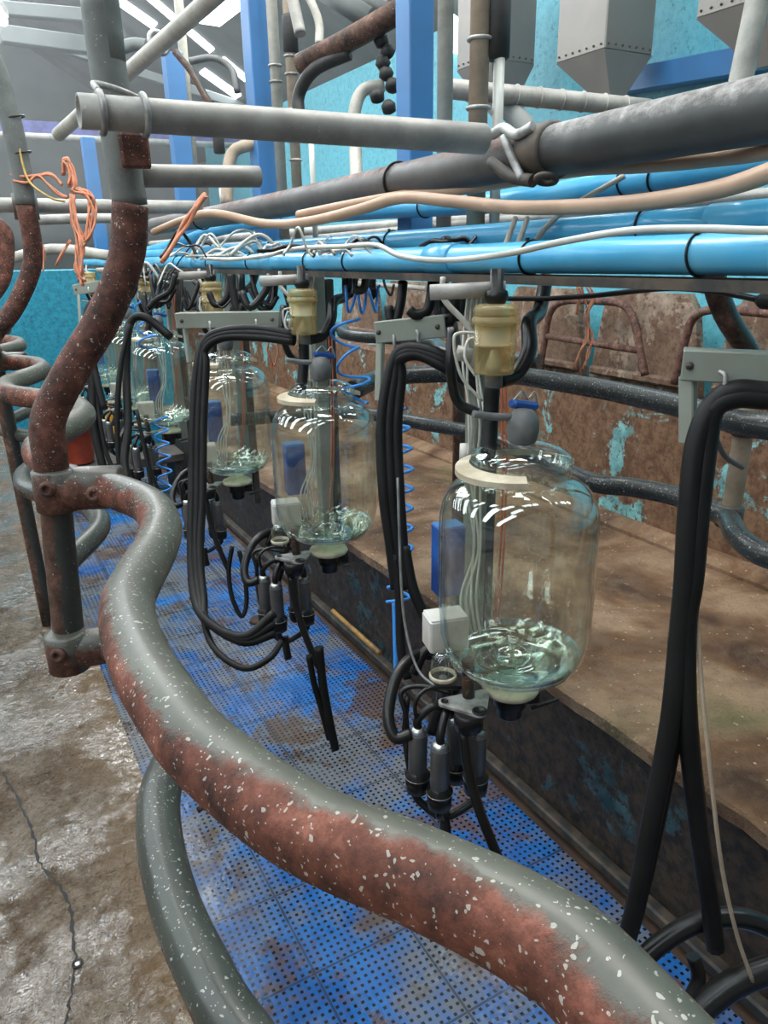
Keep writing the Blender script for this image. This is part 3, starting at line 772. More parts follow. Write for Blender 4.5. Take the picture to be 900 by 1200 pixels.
hose('roof_brace', [P(375, -15, d=3.5), P(432, 22, d=3.5)], .05, 'wall_grey', 'dark roof brace near the top centre', 'beam')
hose('roof_brace', [P(418, -12, d=4.0), P(458, 14, d=4.0)], .035, 'wall_grey', 'thin roof brace crossing the small bright opening', 'beam')
hose('steel_rod', [P(205, 60, d=3.0), P(225, 85, d=3.0), P(240, 112, d=3.0), P(248, 122, d=3.0)], .014, 'post_dark', 'dark rod slanting down to the cross pipe beside the third blue post', 'rod')
hose('rubber_hose', [P(222, 72, d=3.1), P(250, 68, d=3.1), P(272, 82, d=3.1), P(278, 108, d=3.1)], .014, 'grey_plastic', 'grey hose arching between the third and second blue posts')
hose('rubber_hose', [P(142, 56, d=3.6), P(158, 52, d=3.6), P(172, 54, d=3.6)], .03, 'wall_grey', 'short grey hose behind the bent post near the diagonal pipe')
q = P(460, 70, d=2.45)
t = thing('hanging_coupling', q, 'dark tangle of couplings hanging beside the nearest blue post', 'coupling')
for i in range(7):
    c = P(452+random.uniform(-12, 8), 48+i*13, d=2.45)
    MB().lathe([(.008, -.02), (.022, -.014), (.024, .01), (.012, .022)], c, 10, ax=(random.uniform(-1, 1), random.uniform(-.5, .5), 1)).build('link', 'rubber_matte', t)

# grey corrugated pipe near hoppers
t = thing('corrugated_pipe', P(640, 115, d=2.8), 'grey ribbed horizontal pipe below the galvanised hoppers', 'pipe')
A = P(525, 104, d=2.7); B = P(760, 127, d=2.95)
MB().tube([A, A+(B-A)*.5, B], .034, 18, 3).build('pipe_tube', 'grey_plastic' if False else 'galv_pipe', t)
for i in range(8):
    MB().ring(A+(B-A)*(.1+i*.11), B-A, .0345, .004, 20, 6).build('rib', 'galv_pipe', t)
hose('feed_pipe', [P(588, 118, d=2.85), P(608, 140, d=2.8), P(632, 172, d=2.75)], .04, 'wall_grey', 'grey branch pipe dropping from the ribbed pipe', 'pipe')

# hoppers
def hopper(y, lab, x0=3.10, dx=.34, dy=.36, zt=3.1, zm=2.46, zb=2.23):
    t = thing('feed_hopper', (x0+dx/2, y+dy/2, zb), lab, 'hopper', )
    mm = MB(); mm.box((x0+dx/2, y+dy/2, (zt+zm)/2), (dx, dy, zt-zm), bev=.006)
    mm.build('bin', 'galv_sheet', t)
    mm = MB()
    T = [Vector((x0, y, zm)), Vector((x0+dx, y, zm)), Vector((x0+dx, y+dy, zm)), Vector((x0, y+dy, zm))]
    cx, cy = x0+dx*.42, y+dy*.2; h = .035
    Bt = [Vector((cx-h, cy-h, zb)), Vector((cx+h, cy-h, zb)), Vector((cx+h, cy+h, zb)), Vector((cx-h, cy+h, zb))]
    b0 = 0; mm.v = T+Bt
    for i in range(4):
        j = (i+1) % 4; mm.f.append((i, j, 4+j, 4+i)); mm.sm.append(False)
    mm.f.append((7, 6, 5, 4)); mm.sm.append(False); mm.f.append((0, 1, 2, 3)); mm.sm.append(False)
    mm.build('cone', 'galv_sheet', t)
    mm = MB()
    for i in range(4):
        a_, b_2 = T[i], T[(i+1) % 4]
        for k in range(7):
            c = a_.lerp(b_2, (k+.5)/7); nrm = Vector(((b_2-a_).y, -(b_2-a_).x, 0)).normalized(); mm.lathe([(.006, 0), (.005, .006), (.001, .008)], c+nrm*.001+Vector((0, 0, .025)), 6, ax=nrm)
    mm.build('rivet_row', 'dark_steel', t, kind='stuff')
    mm = MB(); mm.beam(Bt[0]+Vector((.03, .03, 0)), Bt[0]+Vector((.03, .03, -.2)), .05, .05); mm.build('outlet', 'galv_sheet', t)
hopper(3.20, 'galvanised feed hopper with tapered bottom, in the middle of the upper wall')
hopper(2.29, 'galvanised feed hopper at the top right corner')
hopper(4.15, 'shaded galvanised feed hopper behind the tan vertical pipe', zm=2.6, zb=2.3)

# feed troughs and hoops
def trough(yc, w, lab):
    z0, z1 = .42, 1.27
    pts = []
    wb, wt = w/2, w/2*.74
    pts = [(3.42, yc-wb, z0), (3.42, yc-wb+.01, z0+.25), (3.42, yc-wt-.01, z1-.08), (3.42, yc-wt+.05, z1), (3.42, yc+wt-.05, z1), (3.42, yc+wt+.01, z1-.08), (3.42, yc+wb-.01, z0+.25), (3.42, yc+wb, z0)]
    t = thing('feed_trough', (3.55, yc, z0), lab, 'trough')
    MB().poly(pts, (.05, 0, 0)).build('trough_body', 'trough', t)
    MB().beam((3.40, yc-wb+.05, .80), (3.40, yc+wb-.05, .80), .05, .05, bev=.012).build('trough_lip', 'trough', t)
names = ['brown feed trough panel at the right edge behind the bracket', 'brown feed trough panel left of the turquoise gap at right', 'brown feed trough panel behind the rusty hoop with twine', 'brown feed trough panel behind the nearest filter cup', 'brown feed trough panel above the coiled blue hose', 'farthest brown feed trough panel behind the second filter cup']
for i, yc in enumerate((2.17, 3.05, 3.93, 4.81, 5.69, 6.57)):
    trough(yc, .86, names[i])
def hoop(pts, bar, lab):
    t = thing('tube_hoop', pts[0], lab, 'hoop')
    MB().tube(pts, .022, 12, 6).build('hoop_tube', 'hoop_rust', t)
    if bar: MB().tube(bar, .020, 12, spline=False).build('cross_bar', 'hoop_rust', t)
def hp(l): return [P(a_, b_2, x=3.30) for a_, b_2 in l]
hoop(hp([(632, 440), (638, 400), (645, 366), (662, 353), (700, 353), (730, 357), (744, 378), (750, 410), (756, 440)]), hp([(641, 394), (750, 411)]), 'rusty tube hoop with cross bar on the manger wall, right of the nearest cup')
hoop(hp([(790, 450), (802, 402), (812, 374), (835, 363), (900, 367), (960, 372)]), None, 'rusty tube hoop at the right edge above the bracket')
hoop(hp([(470, 440), (478, 400), (490, 372), (510, 365), (555, 368), (568, 400), (572, 440)]), hp([(476, 402), (570, 410)]), 'rusty tube hoop behind the second bracket')

# far grey pipes along manger
hose('water_pipe', [P(500, 338, x=3.2), P(420, 332, x=3.2)], .02, 'galv_pipe', 'grey pipe stub under the channel near the nearest cup', 'pipe')

# ================================================================== MILKING STATIONS
SX = .87
Ys = [P(605, 660, x=SX).y]
for (px, py) in ((385, 648), (277, 560), (198, 505), (161, 473), (126, 448)):
    Ys.append(P(px, py-5, x=SX).y)
Y1 = Ys[0]
ORD = ['nearest', 'second', 'third', 'fourth', 'fifth', 'farthest']
JZ = .695
def jar_profile(k=0.0):
    return [(.030-k*0, .000+k), (.055-k, .000+k), (.095-k, .006+k), (.125-k, .022+k), (.142-k, .050+k), (.150-k, .095+k), (.1515-k, .16), (.1515-k, .30), (.150-k, .335), (.144-k, .362), (.131-k, .384), (.112-k, .398), (.097-k, .404), (.089-k, .408), (.087-k, .418), (.091-k, .424), (.094-k, .431), (.092-k, .437)]
t0 = thing('recorder_jar', (SX, Y1, JZ), 'x', 'jar', 'glass milk recorder jars hanging in a row over the pit')
MB().lathe(jar_profile(), (SX, Y1, JZ), 56, cap=False).build('glass_body', 'jar_glass', t0)
o = MB().lathe(jar_profile(.0045), (SX, Y1, JZ), 56, cap=False).build('inner_wall', 'jar_glass', t0)
MB().lathe([(.086, .424), (.092, .437), (.094, .443), (.090, .452), (.070, .463), (.042, .470), (.02, .473), (.0, .473)], (SX, Y1, JZ), 48, cap=False).build('glass_lid', 'jar_glass', t0)
MB().lathe([(.0, .006), (.06, .007), (.10, .014), (.128, .032), (.134, .045), (.11, .030), (.07, .020), (.05, .024), (.036, .032), (.028, .020), (.0, .018)], (SX, Y1, JZ), 48, cap=False).build('glass_base', 'base_glass', t0)
mm = MB()
mm.ring((SX, Y1, JZ+.412), (0, 0, 1), .128, .0, 4, 4) if False else None
# hanging horseshoe
mmh = MB()
n_ = 28
inn_, out_ = [], []
for i in range(n_+1):
    a_ = math.radians(-12+248*i/n_)
    w_ = .012+.014*math.exp(-((i-23)/5.5)**2)
    for (R_, z_) in ((.096, .424), (.096+w_*1.4, .420), (.096+w_*1.4, .431), (.096, .436)):
        mmh.v.append(Vector((SX+math.cos(a_)*R_, Y1+math.sin(a_)*R_, JZ+z_)))
for i in range(n_):
    for k in range(4):
        k2 = (k+1) % 4
        mmh.f.append((i*4+k, i*4+k2, (i+1)*4+k2, (i+1)*4+k)); mmh.sm.append(False)
mmh.f.append((0, 1, 2, 3)); mmh.sm.append(False); mmh.f.append(tuple(n_*4+k for k in range(4))); mmh.sm.append(False)
mmh.build('hanger_ring', 'jar_ring', t0)
mm = MB().lathe([(.030, -.050), (.056, -.050), (.059, -.044), (.056, -.038), (.030, -.036)], (SX, Y1, JZ), 28); mm.build('outlet_ring', 'jar_ring', t0)
MB().lathe([(.030, -.040), (.030, .002), (.045, .006)], (SX, Y1, JZ), 24).build('outlet_neck', 'base_glass', t0)

# valve below
v0 = thing('drain_valve', (SX, Y1, JZ-.11), 'x', 'valve', 'black drain valves under the recorder jars')
MB().lathe([(.022, -.115), (.026, -.11), (.026, -.09), (.034, -.085), (.034, -.06), (.030, -.051), (.02, -.050)], (SX, Y1, JZ), 20).build('valve_body', 'rubber', v0)
MB().tube([(SX+.0, Y1, JZ-.075), (SX+.055, Y1-.02, JZ-.075)], .014, 12, spline=False).build('side_port', 'rubber', v0)
a_ = Vector((SX+.04, Y1-.02, JZ-.10)); b_2 = Vector((SX+.098, Y1-.04, JZ-.085))
MB().beam(a_, b_2, .012, .006).build('lever', 'rubber', v0)
MB().ring((SX+.045, Y1-.025, JZ-.062), (0, 0, 1), .01, .003, ts=6).build('handle_ring', 'rubber', v0)

# filter cup
def L(px, py, x=None, d=None): return P(px, py, x=x, d=d)
cu = P(580, 400, d=1.36)
cx, cy = cu.x, cu.y
CZ0, CZ1 = P(580, 437, y=cy).z, P(580, 356, y=cy).z
c0 = thing('filter_cup', (cx, cy, CZ0), 'x', 'filter cup', 'amber filter cups above the recorder jars')
hh = CZ1-CZ0
MB().lathe([(.006, 0), (.035, .0), (.0375, .004), (.038, hh*.40), (.0385, hh*.40), (.0385, hh*.44), (.038, hh*.44), (.0385, hh*.72)], (cx, cy, CZ0), 32, cap=True).build('clear_bowl', 'amber_cup', c0)
MB().lathe([(.038, hh*.70), (.044, hh*.71), (.0445, hh*.79), (.041, hh*.81), (.041, hh*.83)], (cx, cy, CZ0), 32).build('screw_collar', 'amber_cup', c0)
MB().lathe([(.038, hh*.83), (.0405, hh*.84), (.0415, hh*.93), (.038, hh*.97), (.030, hh*1.0), (.012, hh*1.01)], (cx, cy, CZ0), 32).build('cap', 'amber_cup', c0)
MB().box((cx-.005, cy-.012, CZ0+hh*.56), (.022, .012, .026), rotz=-.4, bev=.003).build('float', 'blue_steel', c0)
MB().lathe([(.012, .004), (.016, hh*.1), (.006, hh*.34)], (cx, cy, CZ0), 14).build('inner_funnel', 'clear_hose', c0)
MB().lathe([(.012, -.03), (.017, -.025), (.017, .002)], (cx, cy, CZ0), 16).build('outlet_stub', 'grey_plastic', c0)
# fitting between channel and cup
n0 = thing('inlet_fitting', (cx, cy, CZ1), 'x', 'fitting', 'fittings joining the filter cups to the channel')
MB().lathe([(.012, -.006), (.016, 0), (.022, .01), (.020, .022), (.012, .025), (.012, .06)], (cx, cy, CZ1), 14).build('union_nut', 'rubber', n0)
MB().tube([(cx+.02, cy, CZ1+.025), (cx-.09, cy+.08, CZ1+.02)], .014, 12, spline=False).build('side_pipe', 'galv_pipe', n0)
# black down tube from cup to lid
d0 = thing('down_hose', (cx, cy, JZ+.46), 'x', 'hose', 'thick black tubes from the filter cups down to the jar lids')
q1 = P(571, 540, y=cy-.03)
MB().tube([(cx, cy, CZ0-.028), (cx-.003, cy, CZ0-.03), (cx-.008, cy-.005, (CZ0+q1.z)/2), (q1.x, q1.y, q1.z)], .0148, 16, 5).build('hose_tube', 'hose_black', d0)
# grey ball valve on lid with blue clip
k0 = thing('lid_valve', (SX, Y1, JZ+.47), 'x', 'valve', 'grey ball valves on the jar lids')
q = Vector((SX, Y1+.0, JZ+.471))
MB().lathe([(.018, .0), (.026, .005), (.030, .025), (.029, .045), (.018, .062), (.0, .066)], q, 20).build('valve_bulb', 'grey_plastic', k0)
MB().tube([q+Vector((0, 0, .05)), q+Vector((-.05, .02, .052)), q+Vector((-.09, .03, .06))], .007, 10).build('side_tube', 'grey_plastic', k0)
MB().beam(q+Vector((-.005, .03, .07)), q+Vector((.055, .03, .058)), .022, .016, bev=.005).build('blue_clip', 'blue_box', k0)
MB().tube([q+Vector((.0, .03, .075)), q+Vector((.02, .03, .09)), q+Vector((.035, .03, .075)), q+Vector((.05, .03, .085)), q+Vector((.06, .03, .055))], .0018, 6).build('wire_clip', 'steel_bright', k0)

# support post behind jar with boxes and wires
pb = P(560, 470, d=1.72)
s0 = thing('station_post', (pb.x, pb.y, .55), 'x', 'post', 'grey green posts carrying the milking stations')
MB().box((pb.x, pb.y, (1.44+.50)/2), (.042, .042, .94), bev=.003).build('post_tube', 'bracket_paint', s0)
MB().box((pb.x+.045, pb.y+.01, (1.43+.42)/2), (.03, .03, 1.0), bev=.003).build('rear_channel', 'dark_steel', s0)
w0 = thing('wire_bundle', (pb.x, pb.y-.03, .62), 'x', 'wires', 'pale wires running down the station posts')
for k in range(4):
    dx = (k-1.5)*.008
    mm = MB(); mm.tube([P(550+k*5, 330, d=1.6), P(543+k*7+random.uniform(-5, 5), 420, d=1.58), P(548+k*6+random.uniform(-6, 6), 500, d=1.56), P(545+k*6, 560, d=1.62), P(552+k*4+random.uniform(-6, 6), 640, d=1.64), P(540+k*6, 700, d=1.62), P(548+k*5, 745, d=1.6)], .003, 6, 6); mm.build('wire', 'white_tube', w0)
o0 = thing('orange_cable', (pb.x+.05, pb.y-.03, .62), 'x', 'cable', 'orange striped cables hanging behind the jars')
for k in range(2):
    mm = MB(); mm.tube([P(587+k*5, 400, d=1.62), P(588+k*5, 470, d=1.62), P(589+k*4, 560, d=1.64), P(586+k*4, 650, d=1.66), P(580+k*4, 730, d=1.66)], .0024, 6, 4); mm.build('strand', 'orange_wire', o0)
b0_ = thing('pulsator_box', P(523, 655, d=1.66), 'x', 'box', 'blue boxes on the station posts')
q = P(525, 655, d=1.66)
MB().box((q.x, q.y, q.z), (.062, .05, .165), rotz=-.15, bev=.003).build('box_body', 'blue_box', b0_)
MB().box((q.x, q.y, q.z+.083), (.058, .046, .003), rotz=-.15, bev=.001).build('box_lid', 'blue_steel', b0_)
g0 = thing('junction_box', P(520, 738, d=1.56), 'x', 'box', 'white boxes on the station posts')
q = P(522, 738, d=1.56)
MB().box((q.x, q.y, q.z), (.085, .06, .075), rotz=-.25, bev=.004).build('box_body', 'white_box', g0)
MB().box((q.x, q.y, q.z+.037), (.080, .056, .004), rotz=-.25, bev=.001).build('box_lid', 'white_box', g0)
MB().tube([P(545, 540, d=1.6), P(546, 520, d=1.6)], .013, 12, spline=False).build('cable_gland', 'white_box', g0)

# cluster
CXp = P(545, 822, d=1.47)
cl0 = thing('milking_cluster', (CXp.x, CXp.y, CXp.z-.2), 'x', 'milking cluster', 'milking clusters hanging below the jars')
def ll(px, py, d): return P(px, py, d=d)
# alloy plate (triangular with holes)
def plate():
    cors = [ll(514, 819, 1.45), ll(574, 806, 1.52), ll(570, 838, 1.43)]
    z_ = CXp.z
    cs = [Vector((c.x, c.y, z_)) for c in [P(521, 822, z=z_), P(566, 812, z=z_), P(562, 834, z=z_)]]
    cen = sum(cs, Vector())/3; pts = []
    for i in range(3):
        c = cs[i]; r_ = .013
        prv = cs[i-1]; nxt = cs[(i+1) % 3]
        d1 = (c-prv).normalized(); d2 = (nxt-c).normalized()
        n1 = Vector((d1.y, -d1.x, 0)); n2 = Vector((d2.y, -d2.x, 0))
        if n1.dot(c-cen) < 0: n1 = -n1
        if n2.dot(c-cen) < 0: n2 = -n2
        for k in range(6): pts.append(c+(n1.lerp(n2, k/5)).normalized()*r_)
    mm = MB(); mm.poly(pts, (0, 0, -.006)); return mm, cs
mm, cs = plate()
pl = mm.build('claw_plate', 'alloy', cl0)
for c, r_ in ((cs[0], .006), (cs[2], .012)):
    mm = MB(); mm.lathe([(r_*1.25, 0), (r_*1.25, .0025), (r_, .003), (r_*.95, .0008), (.0, .0006)], c, 16, cap=False); mm.build('hole_rim', 'rubber', pl)
MB().tube([cs[0].lerp(cs[1], .62)+Vector((0, 0, .0)), cs[0].lerp(cs[1], .58)+Vector((0, 0, .085))], .0125, 14, spline=False).build('inlet_stem', 'post_dark', cl0)
MB().lathe([(.012, -.05), (.026, -.045), (.03, -.02), (.028, -.006)], cs[2].lerp(cs[0], .3), 20).build('claw_bowl', 'rubber', cl0)
# glass bowl
q = P(519, 790, d=1.50)
MB().lathe([(.024, -.004), (.026, 0), (.025, .012), (.025, .030), (.018, .046), (.010, .050)], q, 24).build('sight_bowl', 'jar_glass', cl0)
MB().lathe([(.0255, -.008), (.028, -.006), (.028, .0), (.0255, .002), (.0255, -.008)], q, 24, cap=False).build('bowl_rim', 'jar_ring', cl0)
MB().tube([q+Vector((0, 0, -.006)), q+Vector((0, 0, -.06))], .008, 10, spline=False).build('bowl_stem', 'steel_cup', cl0)
cups = [((490, 852), (488, 906), 1.50), ((516, 870), (515, 925), 1.46), ((533, 838), (538, 895), 1.56), ((560, 854), (557, 908), 1.50)]
for (a_, b_2, dd) in cups:
    tp, bt = P(*a_, d=dd), P(*b_2, d=dd+.055)
    bt = Vector((tp.x*.6+bt.x*.4, tp.y*.6+bt.y*.4, bt.z)); ax_ = (tp-bt).normalized(); Lc = (tp-bt).length
    Mx = .0195
    cu_ = MB().lathe([(Mx*.9, 0), (Mx, .004), (Mx, Lc*.86), (Mx*.96, Lc*.92), (Mx*.60, Lc), (.006, Lc)], bt, 24, ax=ax_).build('teat_cup', 'steel_cup', cl0)
    MB().lathe([(Mx*.98, Lc*.885), (Mx*.98, Lc*.90), (Mx*.62, Lc*1.004), (.009, Lc*1.006)], bt, 24, ax=ax_).build('cup_shoulder', 'steel_bright', cu_)
    MB().lathe([(.0135, -.038), (.024, -.034), (.026, -.010), (.024, -.004), (.027, .0), (.027, .006), (.020, .010), (.0198, .018)], bt, 24, ax=ax_).build('liner_collar', 'rubber', cu_)
    MB().ring(bt+ax_*.003, ax_, .0262, .0014, 24, 6).build('steel_ring', 'steel_bright', cu_)
    tgt = P(528, 838, d=1.5)
    MB().tube([tp-ax_*.004, tp+ax_*.02, tp.lerp(tgt, .5)+Vector((0, 0, .035)), tgt+Vector((0, 0, .0))], .0085, 12, 6).build('short_milk_tube', 'rubber', cu_)
mm = MB()
j = P(520, 957, d=1.56)
for (a_, b_2, dd) in cups[:2]+cups[3:]:
    e = P(b_2[0], b_2[1]+24, d=dd+.055)
    mm.tube([e+Vector((0, 0, .02)), e+Vector((0, 0, -.01)), e.lerp(j, .65)+Vector((0, 0, -.012)), j], .0088, 10, 6)
mm.tube([j+Vector((0, 0, .015)), P(522, 970, d=1.56), P(524, 986, d=1.57)], .0115, 10, 4)
mm.build('liner_tails', 'rubber', cl0)
MB().tube([P(543, 858, d=1.46), P(550, 905, d=1.47), P(562, 950, d=1.48), P(586, 1012, d=1.5)], .0105, 12, 6).build('long_milk_tube', 'rubber', cl0)
MB().tube([P(540, 806, d=1.5), P(505, 806, d=1.48), P(487, 822, d=1.47), P(489, 850, d=1.5)], .0045, 8, 6).build('pulse_tube', 'rubber', cl0)
MB().tube([P(530, 812, d=1.5), P(492, 804, d=1.52), P(470, 812, d=1.52), P(476, 840, d=1.52), P(478, 890, d=1.54)], .0055, 8, 6).build('pulse_tube', 'rubber', cl0)
MB().tube([P(535, 805, d=1.56), P(515, 830, d=1.56), P(505, 860, d=1.56)], .012, 10, 6).build('pulse_tube', 'rubber', cl0)
# dark loop in front-left of cluster
h0 = thing('station_hose', P(470, 800, d=1.55), 'x', 'hose', 'black hoses curling behind the clusters')
MB().tube([P(515, 770, d=1.62), P(488, 768, d=1.6), P(466, 790, d=1.56), P(455, 835, d=1.52), P(463, 864, d=1.5), P(482, 860, d=1.5)], .0125, 12, 7).build('hose_tube', 'rubber', h0)
MB().tube([P(485, 790, d=1.6), P(500, 762, d=1.6), P(520, 780, d=1.6), P(510, 830, d=1.58)], .011, 10, 6).build('hose_tube', 'rubber', h0)
MB().tube([P(478, 815, d=1.52), P(474, 860, d=1.54), P(480, 905, d=1.56)], .006, 8, 5).build('thin_tube', 'rubber', h0)
# hoses around the filter cup
e0 = thing('cup_hose', P(620, 380, d=1.5), 'x', 'hose', 'black hoses curving past the filter cups')
MB().tube([P(640, 325, d=1.55), P(632, 365, d=1.52), P(620, 378, d=1.45), P(620, 410, d=1.42), P(605, 438, d=1.42), P(585, 446, d=1.40)], .015, 12, 7).build('hose_tube', 'rubber', e0)
MB().tube([P(519, 325, d=1.5), P(520, 350, d=1.5), P(545, 378, d=1.5), P(558, 400, d=1.5)], .006, 8, 6).build('thin_tube', 'white_tube', e0)
MB().tube([P(557, 440, d=1.38), P(545, 420, d=1.38), P(548, 400, d=1.38), P(556, 396, d=1.38)], .003, 6, 6).build('thin_tube', 'white_tube', e0)
MB().tube([P(530, 385, d=1.46), P(528, 430, d=1.46), P(536, 470, d=1.5), P(560, 484, d=1.5)], .0105, 10, 6).build('hose_tube', 'rubber', e0)
MB().tube([P(572, 392, d=1.44), P(540, 390, d=1.44), P(532, 400, d=1.44), P(540, 440, d=1.46), P(565, 470, d=1.48)], .0032, 6, 6).build('thin_tube', 'white_tube', e0)
MB().tube([P(535, 413, d=1.5), P(553, 417, d=1.5)], .015, 12, spline=False).build('pipe_end', 'white_tube', e0)

proto = [(t0, 'clear glass recorder jar'), (v0, 'black drain valve below the'), (c0, 'amber clear filter cup above the'), (n0, 'black inlet fitting on top of the'), (d0, 'thick black tube dropping onto the lid of the'), (k0, 'grey ball valve with blue clip on the lid of the'), (s0, 'grey green station post behind the'), (w0, 'pale wires hanging behind the'), (o0, 'orange striped cable behind the'), (b0_, 'small blue box behind the'), (g0, 'white junction box behind the'), (cl0, 'four cup milking cluster hanging below the'), (h0, 'black hoses curling beside the cluster of the'), (e0, 'black and pale hoses around the cup above the')]
JD = ['nearest', 'second', 'third', 'fourth', 'fifth', 'farthest']
def lab(base, k, jar=False):
    if jar: return ['large clear glass jar hanging nearest, at the centre right', 'clear glass jar hanging second from the camera', 'clear glass jar hanging third from the camera behind a black hose', 'clear glass jar with a greenish bottom, fourth from the camera', 'clear glass jar fifth from the camera, mostly hidden', 'farthest clear glass jar, before the turquoise partition'][k]
    return base+' '+JD[k]+' jar'
for k in range(6):
    off = (0, Ys[k]-Y1, 0)
    for (o, base) in proto:
        if k == 0: o['label'] = lab(base, 0, o is t0)
        else:
            if k == 5 and o in (w0, o0, g0, n0): continue
            copy_tree(o, None, off, lab(base, k, o is t0))

# ================================================================== BRACKETS WITH HOSE LOOPS
def bracket(a, b, h, legtop, legbot, hooks, lab_, th=.006):
    t = thing('hose_bracket', b, lab_, 'bracket')
    a, b = Vector(a), Vector(b)
    mm = MB(); mm.beam(a, b, th, h, bev=.002); u = Vector((0, 0, 1)); sd = (b-a).normalized().cross(u)
    sb = sd if sd.y > 0 else -sd
    mm.beam(a+u*(h/2-.003)+sb*.018, b+u*(h/2-.003)+sb*.018, .036, th, bev=.001)
    mm.build('angle_bar', 'bracket_paint', t)
    mm = MB(); mm.beam(legtop, legbot, .026, .012, up=(1, 0, 0), bev=.002); mm.build('strut', 'bracket_paint', t)
    for q in hooks:
        q = Vector(q)
        mm = MB(); mm.tube([q+Vector((0, 0, .012)), q+Vector((-.003, -.012, .008)), q+Vector((-.003, -.014, -.015)), q+Vector((.004, -.014, -.036)), q+Vector((.018, -.014, -.04))], .0035, 8, 5); mm.build('hook', 'alloy', t)
    for f in (.06, .9):
        q = a.lerp(b, f)-sd*.0
        mm = MB(); mm.lathe([(.006, 0), (.005, .004), (.0, .005)], q-sb*th*.5, 8, ax=-sb); mm.build('rivet', 'dark_steel', t)
# nearest, at the right edge
bracket(P(799, 428, d=1.06), P(960, 436, d=1.0), .044, P(806, 440, d=1.08), P(806, 520, d=1.10), [P(842, 446, d=1.04), P(910, 452, d=1.02)], 'pale green angle bracket nearest the camera at the right edge')
bracket(P(440, 390, d=1.75), P(522, 382, d=1.66), .05, P(446, 400, d=1.76), P(444, 470, d=1.78), [P(460, 398, d=1.74), P(488, 394, d=1.70)], 'grey green angle bracket between the nearest and second jars')
bracket(P(206, 376, d=2.28), P(332, 374, d=2.22), .046, P(217, 385, d=2.3), P(222, 425, d=2.32), [P(246, 382, d=2.24), P(300, 380, d=2.22)], 'grey green angle bracket above the third jar')
bracket(P(86, 340, d=3.6), P(150, 330, d=3.5), .05, P(92, 346, d=3.6), P(94, 380, d=3.6), [P(104, 340, d=3.55)], 'farthest angle bracket at left, with twine hanging by it')

def flat(pts, w, th, name, mat, parent, label=None):
    pass
def bundle(name, strands, lab_, mat='hose_black'):
    t = thing(name, strands[0][0][0], lab_, 'hose')
    for i, (pts, r) in enumerate(strands):
        MB().tube(pts, r, 10, 7).build('hose_tube', mat, t)
    return t
def D(l, d): return [P(a_, b_2, d=(d if not isinstance(d, (list, tuple)) else d[i])) for i, (a_, b_2) in enumerate(l)]
# right: twin tube bundle over the nearest bracket
st = []
for k in range(2):
    o_ = (k-.5)*17
    st.append((D([(960, 462+k*6), (900, 460+k*7), (862, 458+k*8), (836, 474+k*6), (822+o_*.7, 520), (813+o_*.7, 600), (807+o_*.55, 680), (800+o_*.4, 740), (785 if k == 0 else 806, 850), (760 if k == 0 else 820, 980), (745 if k == 0 else 832, 1060), (732 if k == 0 else 838, 1110)], (1.0, 1.02, 1.03, 1.04, 1.05, 1.06, 1.08, 1.1, 1.13, 1.18, 1.22, 1.26)), .0155))
st.append((D([(905, 470), (862, 468), (838, 482), (820, 540), (813, 620), (806, 700), (800, 760), (792, 850), (768, 975), (746, 1070)], (1.04, 1.04, 1.05, 1.06, 1.07, 1.09, 1.11, 1.14, 1.19, 1.24)), .012))
bundle('hose_bundle', st, 'long black hoses hanging from the bracket at the right edge')
hose('cable', D([(905, 556-6), (905, 552), (870, 548), (850, 535), (838, 512)], (1.2, 1.2, 1.15, 1.1, 1.08))[2:], .004, 'grey_plastic', 'short grey cable beside the right bracket hook', 'cable')
hose('wire_rope', D([(806, 520), (812, 600), (816, 700), (822, 800), (832, 900), (845, 1010), (862, 1090), (882, 1150)], (1.1, 1.1, 1.1, 1.1, 1.1, 1.12, 1.15, 1.18)), .0032, 'tan_pipe', 'thin wire hanging straight down from the right bracket', 'wire')
hose('steam_hose', D([(720, 1180), (745, 1135), (775, 1105), (820, 1080), (870, 1076), (920, 1096)], 1.28), .0175, 'rubber', 'thick black hose arching over the mats at bottom right')
hose('steam_hose', D([(790, 1215), (830, 1175), (870, 1148), (930, 1128)], 1.22), .022, 'rubber', 'thick black hose leaving the photo at the bottom right corner')
hose('steam_hose', D([(812, 1120), (818, 1150), (800, 1185), (785, 1210)], 1.35), .013, 'rubber', 'short black hose end below the arching hose')
# second bracket
st = []
for k in range(3):
    st.append((D([(560, 445+k*5), (520, 418+k*6), (490, 408+k*4), (468, 412+k*5), (456+k*7, 440), (447+k*9, 500), (450+k*9, 580), (458+k*7, 640), (464+k*6, 690)], (1.68, 1.66, 1.68, 1.7, 1.71, 1.72, 1.73, 1.74, 1.75)), .0135))
st.append((D([(462, 650), (468, 700), (470, 760), (478, 795)], 1.74), .011))
st.append((D([(474, 640), (484, 690), (500, 728), (505, 760)], 1.74), .013))
bundle('hose_bundle', st, 'thick black hoses hanging between the nearest and second jars')
hose('cable', D([(466, 560), (470, 680), (476, 740), (490, 785), (512, 806)], (1.66, 1.62, 1.6, 1.56, 1.5)), .003, 'grey_plastic', 'thin cable running down to the nearest cluster', 'cable')
# third bracket
st = []
for k in range(3):
    st.append((D([(345, 392+k*4), (300, 385+k*5), (260, 388+k*4), (240, 400+k*5), (231+k*5, 430), (226+k*6, 500), (225+k*6, 580), (224+k*5, 650), (228+k*5, 700), (243, 728), (285, 752-k*3), (322, 742-k*12)], (2.1, 2.14, 2.18, 2.2, 2.2, 2.2, 2.18, 2.14, 2.08, 2.02, 1.98, 2.0)), .0125))
st.append((D([(232, 640), (236, 710), (250, 758), (285, 783), (315, 772), (330, 752)], (2.16, 2.08, 2.0, 1.96, 1.98, 2.02)), .009))
bundle('hose_bundle', st, 'black hoses looping down from the bracket above the third jar')
